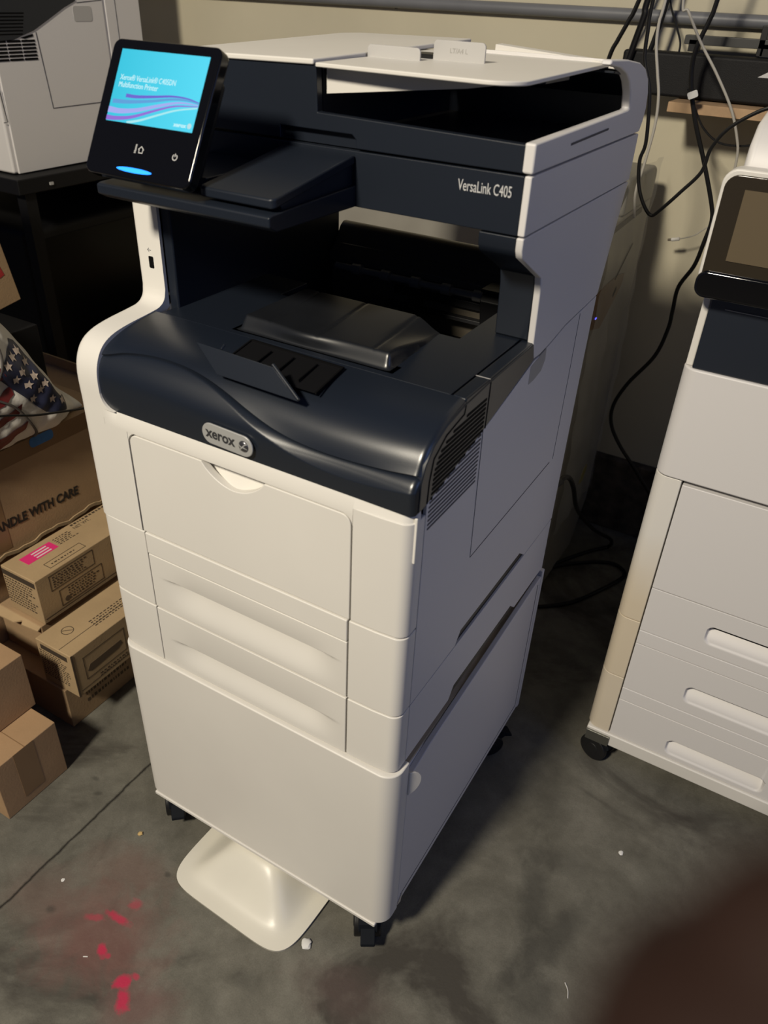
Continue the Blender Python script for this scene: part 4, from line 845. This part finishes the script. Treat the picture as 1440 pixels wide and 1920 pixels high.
BAGN = mat('navy_print', (0.022, 0.026, 0.060), 0.5, noise=0.3, nscale=40); BAGR = mat('dark_red_print', (0.16, 0.016, 0.018), 0.5, noise=0.25, nscale=40); BAGS = mat('cream_star', (0.55, 0.45, 0.38), 0.55); BAGG = mat('grey_strap', (0.10, 0.09, 0.085), 0.7)
bm = BM(); us = lin(0, 1, 70); vs = lin(0, 1, 50); g = surf(bm, bagf, us, vs)
h = surf(bm, lambda u, v: Vector((-0.545-0.03*math.sin(math.pi*v)-0.05*v, bagf(u, v).y, bagf(u, v).z)), us, vs)
for i in range(70): bm.faces.new((g[i][0], g[i+1][0], h[i+1][0], h[i][0])); bm.faces.new((g[i][50], h[i][50], h[i+1][50], g[i+1][50]))
for j in range(50): bm.faces.new((g[0][j], h[0][j], h[0][j+1], g[0][j+1])); bm.faces.new((g[70][j], g[70][j+1], h[70][j+1], h[70][j]))
obj('bag_body', bm, BAGM, BAG, angle=80)
def patch(name, poly, m, off, cuts=4, parent=None):
    bm = BM(); f = bm.faces.new([bm.verts.new((0, y, z)) for y, z in poly]); bmesh.ops.triangulate(bm, faces=[f])
    for _ in range(cuts):
        long_ = [e for e in bm.edges if e.calc_length() > 0.008]
        if long_: bmesh.ops.subdivide_edges(bm, edges=long_, cuts=1); bmesh.ops.triangulate(bm, faces=bm.faces[:])
    for v in bm.verts: v.co = bagp(v.co.y, v.co.z, off)
    return obj(name, bm, m, BAG, angle=80)
def sh(l, dy=0.008, dz=-0.008): return [(a+dy, b_+dz) for a, b_ in l]
patch('navy_patch', [(0.178, 0.660), (0.247, 0.698), (0.258, 0.690), (0.268, 0.650), (0.285, 0.602), (0.300, 0.578), (0.336, 0.556), (0.318, 0.540), (0.290, 0.552), (0.262, 0.560), (0.246, 0.577), (0.222, 0.610), (0.208, 0.632)], BAGN, 0.0016)
def star(cy, cz, r, a0):
    pts = []
    for k in range(10):
        rr_ = r if k % 2 == 0 else r*0.42; a = a0+math.pi*k/5; pts.append((cy+rr_*math.sin(a), cz+rr_*math.cos(a)))
    return patch('star', pts, BAGS, 0.0030, cuts=1)
for (cy, cz) in ((0.209, 0.668), (0.229, 0.676), (0.246, 0.680), (0.231, 0.651), (0.215, 0.642), (0.235, 0.626), (0.253, 0.636), (0.257, 0.609), (0.238, 0.598), (0.277, 0.583), (0.300, 0.572), (0.270, 0.616), (0.252, 0.660)): star(cy, cz, 0.0088, 0.3)
for k in range(5):
    a = 0.502+0.036*k
    patch('red_stripe', [(0.060, a-0.012), (0.215-k*0.006, a+0.046), (0.222-k*0.010, a+0.062), (0.060, a+0.010)] if k else [(0.10, 0.506), (0.16, 0.506), (0.218, 0.542), (0.222, 0.560), (0.08, 0.520)], BAGR, 0.0016)
patch('red_panel', [(0.05, 0.700), (0.150, 0.690), (0.196, 0.700), (0.190, 0.740), (0.150, 0.775), (0.05, 0.79)], BAGR, 0.0016)
bm = tube(BM(), [bagp(y, z, 0.003) for y, z in ((0.10, 0.790), (0.155, 0.782), (0.195, 0.755), (0.208, 0.715), (0.200, 0.675), (0.170, 0.645), (0.13, 0.63))], 0.0042, 8, 6, 0.6); obj('piping', bm, BAGG, BAG)
bm = tube(BM(), [bagp(y, z, 0.003) for y, z in ((0.165, 0.625), (0.195, 0.600), (0.222, 0.560), (0.245, 0.522), (0.250, 0.506))], 0.0036, 8, 6, 0.6); obj('piping', bm, BAGG, BAG)
bm = tube(BM(), [(-0.40, 0.02, 0.640), (-0.388, 0.10, 0.620), (-0.383, 0.165, 0.601), (-0.383, 0.215, 0.581), (-0.386, 0.27, 0.564), (-0.392, 0.326, 0.547), (-0.41, 0.385, 0.528), (-0.452, 0.425, 0.5055)], 0.0022, 8)
single('power_cord', bm, CABLE, 'thin black cord drooping across the flag-print bag', 'cable')

# ------------------------------------------------------------------ wrapped appliance behind the near printer
AP = thing('wrapped_appliance', 'tall grey appliance in cloudy plastic wrap, behind the near printer by the wall', 'appliance', (0.20, 1.15, 0))
APM = mat('dull_grey_wrap', (0.30, 0.285, 0.25), 0.4, noise=0.12, nscale=9)
sp_ = [(0.98, 0.0), (1.20, 0.0), (1.282, 0.112), (1.284, 0.235), (1.282, 0.600), (1.279, 0.880), (0.98, 0.875)]
obj('housing', prism(BM(), sp_, 'x', -0.300, 0.360), APM, AP, bevel=0.006, seg=3)
obj('top_hood', prism(BM(), rr(1.06, 1.278, 0.875, 0.945, 0.020, 6, (0, 0, 1, 1)), 'x', -0.28, 0.362), mat('grey_hood', (0.19, 0.183, 0.165), 0.35), AP, bevel=0.008, seg=3)
bm = BM(); strip(bm, [(0.3608, 0.98, 0.858), (0.3608, 1.21, 0.866)], 0.011, (1, 0, 0), 0.0006); strip(bm, [(0.3608, 1.02, 0.90), (0.3608, 1.06, 0.93)], 0.018, (1, 0, 0), 0.0006); obj('dark_slot', bm, mat('slot_grey', (0.07, 0.065, 0.06), 0.6), AP)
bm = BM(); prism(bm, [(0.98, 0.672), (1.05, 0.655), (1.120, 0.690), (1.170, 0.720), (1.170, 0.742), (1.12, 0.75), (1.04, 0.75), (0.98, 0.745)], 'x', 0.3602, 0.3612); obj('brown_patch', bm, mat('brown_film', (0.21, 0.125, 0.055), 0.35, noise=0.2, nscale=20), AP)
bm = BM(); strip(bm, [(0.3614, 1.108, 0.708), (0.3614, 1.125, 0.722)], 0.010, (1, 0, 0), 0.0004); strip(bm, [(0.3614, 1.10, 0.745), (0.3614, 1.19, 0.80)], 0.003, (1, 0, 0), 0.0004); obj('seam_mark', bm, GAP, AP)
bm = BM(); box(bm, 0.3610, 0.3620, 1.003, 1.010, 0.6875, 0.6905); obj('indicator_light', bm, mat('indigo_led', (0.1, 0.1, 0.9), 0.4, emit=(0.12, 0.12, 1.0), estr=2.0), AP)
bm = BM(); prism(bm, [(1.155, 0.215), (1.175, 0.247), (1.200, 0.255), (1.205, 0.235), (1.185, 0.210)], 'x', 0.3602, 0.3610); obj('yellow_sticker', bm, mat('yellow_sticker', (0.36, 0.30, 0.02), 0.5), AP)
WRAP = mat('clear_wrap', (0.8, 0.8, 0.78), 0.25, alpha=0.22)
bm = BM(); surf(bm, lambda u, v: Vector((0.366+0.003*math.sin(23*u+9*v)+0.002*math.sin(50*v), 0.985+0.295*u, 0.16+0.80*v)), lin(0, 1, 24), lin(0, 1, 40)); obj('plastic_wrap', bm, WRAP, AP)

# ------------------------------------------------------------------ things on the back wall
bm = tube(BM(), [(x, 1.3475, 1.2030+0.0030*math.sin(x*0.9)) for x in lin(-2.5, 2.5, 30)], 0.0118, 20, 0)
single('wall_pipe', bm, PIPE, 'grey painted pipe running level along the top of the cream wall', 'pipe')
bm = BM(); box(bm, 0.493, 0.505, 1.285, 1.36, 1.150, 1.200); single('pipe_bracket', bm, DARK, 'black bracket below the grey wall pipe at right edge', 'bracket', bevel=0.001)
bm = BM(); box(bm, 0.2500, 0.95, 1.250, 1.310, 1.0720, 1.1480); SB = single('black_speaker_bar', bm, SBAR, 'long black box resting on the small wooden shelf', 'speaker', bevel=0.006, seg=3)
bm = BM(); prism(bm, [(0.512, 1.1185), (0.530, 1.1290), (0.545, 1.1290), (0.545, 1.1185)], 'y', 1.2492, 1.2502); lg = obj('logo', bm, LETTER); lg.parent = SB; lg.location = -SB.location
bm = BM(); prism(bm, rr(0.3560, 0.90, 1.1620, 1.1780, 0.003), 'y', 1.285, 1.305); single('grey_rail', bm, mat('dark_grey_metal', (0.05, 0.05, 0.048), 0.4), 'dark grey metal rail between the pipe and the black box', 'rail', bevel=0.001)
bm = BM(); box(bm, 0.366, 0.385, 1.285, 1.31, 1.150, 1.170); box(bm, 0.500, 0.52, 1.285, 1.31, 1.150, 1.170); single('rail_foot', bm, DARK, 'black feet joining the dark rail to the black box below', 'bracket')
bm = BM(); prism(bm, [(0.372, 1.190), (0.98, 1.190), (0.98, 1.36), (0.400, 1.36), (0.372, 1.34)], 'z', 1.0525, 1.0700); single('wooden_shelf', bm, WOOD, 'small raw wooden shelf board under the black box', 'shelf', bevel=0.001)
bm = cyl(BM(), (-0.335, 1.352, 1.192), (0, 1, 0), 0.0035, 0.01, 12); single('wall_nail', bm, DARK, 'small dark nail in the wall just under the pipe', 'nail')
def cable(name, label, pts, r, m=CABLE, n=10):
    return single(name, tube(BM(), pts, r, n), m, label, 'cable', group={'black_cable': 'black cables hanging in front of the back wall', 'white_cable': 'white cables hanging in front of the back wall', 'thin_cable': 'thin dark cables by the black box'}.get(name))
yb = 1.16
cable('black_cable', 'black cable making the V-shaped loop under the black box', [(x, 0.93, z) for x, z in ((0.383, 1.4), (0.373, 1.232), (0.374, 1.193), (0.378, 1.151), (0.396, 1.106), (0.407, 1.033), (0.403, 1.002), (0.41, 0.963), (0.425, 0.933), (0.442, 0.917), (0.457, 0.93), (0.482, 0.961), (0.508, 0.997), (0.514, 1.034), (0.537, 1.069), (0.583, 1.099), (0.6, 1.09), (0.7, 1.135))], 0.0031)
cable('black_cable', 'thick black cable hanging from the top down to the floor beside the right printer', [(x, yb+0.01, z) for x, z in ((0.44, 1.40), (0.423, 1.236), (0.418, 1.207), (0.407, 1.168), (0.405, 1.137), (0.413, 1.097), (0.435, 1.041), (0.468, 0.975), (0.500, 0.905), (0.509, 0.872), (0.505, 0.831), (0.498, 0.783), (0.478, 0.735), (0.478, 0.686), (0.478, 0.643), (0.464, 0.577), (0.421, 0.501), (0.400, 0.440), (0.405, 0.391), (0.436, 0.343), (0.486, 0.290), (0.555, 0.205), (0.585, 0.10))], 0.0043)
cable('black_cable', 'leftmost black cable, dropping behind the near printer', [(x, 1.275, z) for x, z in ((0.30, 1.40), (0.256, 1.230), (0.243, 1.195), (0.228, 1.161), (0.217, 1.132), (0.205, 1.05), (0.21, 0.97))], 0.0045)
cable('black_cable', 'thick black cable hanging behind the black box, left of the white cable', [(x, 1.24, z) for x, z in ((0.315, 1.40), (0.283, 1.236), (0.281, 1.205), (0.270, 1.150), (0.262, 1.10), (0.262, 1.02))], 0.0062)
cable('black_cable', 'black cable ending behind the black box, right of the white cable', [(x, 1.27, z) for x, z in ((0.33, 1.40), (0.312, 1.235), (0.306, 1.19), (0.296, 1.14))], 0.0050)
cable('thin_cable', 'thin dark cable curving down to the top of the black box', [(x, 1.28, z) for x, z in ((0.31, 1.30), (0.314, 1.235), (0.336, 1.192), (0.350, 1.165), (0.352, 1.145))], 0.0020)
cable('white_cable', 'left white cable hanging in front of the black box', [(x, 0.935, z) for x, z in ((0.401, 1.4), (0.391, 1.233), (0.388, 1.203), (0.391, 1.171), (0.402, 1.132), (0.411, 1.1), (0.415, 1.057), (0.411, 0.998), (0.406, 0.95), (0.413, 0.907))], 0.0024, WCABLE)
cable('white_cable', 'right white cable slanting down in front of the wooden shelf', [(x, yb-0.01, z) for x, z in ((0.36, 1.40), (0.369, 1.234), (0.382, 1.217), (0.414, 1.173), (0.456, 1.124), (0.495, 1.072), (0.518, 1.026), (0.527, 0.994), (0.53, 0.93))], 0.0024, WCABLE)
cable('thin_cable', 'thin dark cable sagging below the wooden shelf', [(x, 1.18, z) for x, z in ((0.405, 1.095), (0.425, 1.065), (0.449, 1.033), (0.481, 1.012), (0.517, 1.009), (0.551, 1.017), (0.60, 1.05))], 0.0020)
t = thing('plug_cable', 'short white cable with a small plug, sticking out left of the right printer', 'cable', (0.45, 1.29, 0.80))
obj('cord', tube(BM(), [(x, 1.29, z) for x, z in ((0.434, 0.801), (0.448, 0.806), (0.466, 0.815), (0.490, 0.836), (0.54, 0.86))]+[(0.60, 1.15, 0.90), (0.66, 1.05, 0.93)], 0.0013), WCABLE, t)
obj('plug', tube(BM(), [(0.419, 1.29, 0.797), (0.436, 1.29, 0.8015)], 0.0040, 10, 0), mat('white_plug', (0.7, 0.68, 0.65), 0.4), t, bevel=0.001)
obj('plug_tip', tube(BM(), [(0.412, 1.29, 0.7955), (0.419, 1.29, 0.797)], 0.0028, 10, 0), CHUTE, t)
bm = BM(); prism(bm, rr(0.414, 0.432, 1.0830, 1.0950, 0.003), 'y', 1.1440, 1.1470); xform(bm, Matrix.Translation((0.423, 0, 1.089)) @ Matrix.Rotation(math.radians(-25), 4, 'Y') @ Matrix.Translation((-0.423, 0, -1.089)))
single('cable_tag', bm, mat('white_tag', (0.62, 0.62, 0.62), 0.6), 'small white tag clipped on the thick black cable', 'tag')
t = thing('power_cord', 'black power cord plugged into the back of the near printer', 'cable', (0.45, 0.8, 0))
obj('cord', tube(BM(), [(0.462, 0.560, 0.558), (0.466, 0.615, 0.545), (0.452, 0.730, 0.460), (0.440, 0.86, 0.330), (0.447, 1.05, 0.170), (0.462, 1.20, 0.060), (0.455, 1.235, 0.012), (0.420, 1.200, 0.006), (0.373, 1.120, 0.006), (0.330, 1.03, 0.006), (0.22, 0.85, 0.006)], 0.0045), CABLE, t)
obj('plug', tube(BM(), [(0.460, 0.508, 0.563), (0.461, 0.535, 0.561), (0.462, 0.560, 0.558), (0.464, 0.585, 0.552)], lambda t: 0.0105-0.004*t, 14, 3), RUBBER, t)
cable('floor_cable', 'black cable looping on the floor between the two printers', [(0.26, 0.97, 0.006), (0.339, 1.044, 0.006), (0.370, 1.090, 0.006), (0.435, 1.150, 0.006), (0.486, 1.176, 0.006), (0.520, 1.160, 0.006), (0.524, 1.127, 0.006), (0.488, 1.041, 0.006), (0.446, 0.964, 0.006), (0.386, 0.906, 0.006), (0.32, 0.86, 0.006)], 0.0045)

# ------------------------------------------------------------------ crumbs and scraps on the floor
def scrap(name, label, x, y, r, m, h=0.3, n=9):
    bm = BM(); bmesh.ops.create_icosphere(bm, subdivisions=2, radius=r)
    for v in bm.verts: v.co *= random.uniform(0.75, 1.25); v.co.z *= h
    zmin = min(v.co.z for v in bm.verts); xform(bm, Matrix.Translation((x, y, -zmin)))
    return single(name, bm, m, label, 'scrap', group='tiny white chips on the floor' if name == 'paper_chip' else None)
PAPERM = mat('white_scrap', (0.75, 0.74, 0.72), 0.7)
scrap('paper_scrap', 'crumpled white scrap beside the ivory foot', 0.3745, -0.0425, 0.0085, PAPERM, 0.35)
scrap('crumb', 'yellow round crumb on the floor left of the ivory foot', 0.023, -0.040, 0.0042, mat('yellow_crumb', (0.60, 0.42, 0.18), 0.7), 0.5)
scrap('paper_chip', 'tiny white chip on the floor near the floor joint', -0.022, -0.167, 0.0030, PAPERM, 0.2)
scrap('paper_chip', 'tiny white chip on the floor right of the near printer', 0.747, 0.372, 0.0042, PAPERM, 0.3)
bm = strip(BM(), [(0.100, -0.2345, 0.0006), (0.106, -0.2310, 0.0006)], 0.0014, (0, 0, 1), 0.0004); single('paper_sliver', bm, PAPERM, 'short white sliver beside the magenta toner spots', 'scrap')
bm = tube(BM(), [(0.737, 0.115, 0.001), (0.744, 0.107, 0.0012), (0.748, 0.096, 0.001)], 0.0009, 6); single('thread', bm, PAPERM, 'short pale thread on the floor near the fingertip', 'scrap')

# ------------------------------------------------------------------ the photographer's fingertip at the lens
CM = Matrix.Translation(camo.location) @ camo.rotation_euler.to_matrix().to_4x4()
def fingerpt(x, y, z): return CM @ Vector((x, y, z))
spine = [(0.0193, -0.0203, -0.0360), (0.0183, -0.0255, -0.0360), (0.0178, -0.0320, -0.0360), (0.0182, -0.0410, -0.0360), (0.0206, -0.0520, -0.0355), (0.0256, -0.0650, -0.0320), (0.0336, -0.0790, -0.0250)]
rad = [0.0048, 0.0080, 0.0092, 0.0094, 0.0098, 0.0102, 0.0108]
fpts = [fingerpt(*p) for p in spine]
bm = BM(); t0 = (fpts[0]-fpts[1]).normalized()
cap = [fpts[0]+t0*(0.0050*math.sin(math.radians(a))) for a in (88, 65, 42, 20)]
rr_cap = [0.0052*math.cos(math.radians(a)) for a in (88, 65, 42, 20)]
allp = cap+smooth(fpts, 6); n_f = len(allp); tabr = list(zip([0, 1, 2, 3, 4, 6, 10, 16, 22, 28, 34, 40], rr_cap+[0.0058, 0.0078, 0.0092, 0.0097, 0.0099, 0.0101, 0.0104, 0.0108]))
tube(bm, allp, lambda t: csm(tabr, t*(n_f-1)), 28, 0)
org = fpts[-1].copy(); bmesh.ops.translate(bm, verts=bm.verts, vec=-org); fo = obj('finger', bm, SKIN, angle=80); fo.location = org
tag(fo, 'out-of-focus fingertip, coloured dark for shade, covering the lower right corner, close to the lens', 'finger')
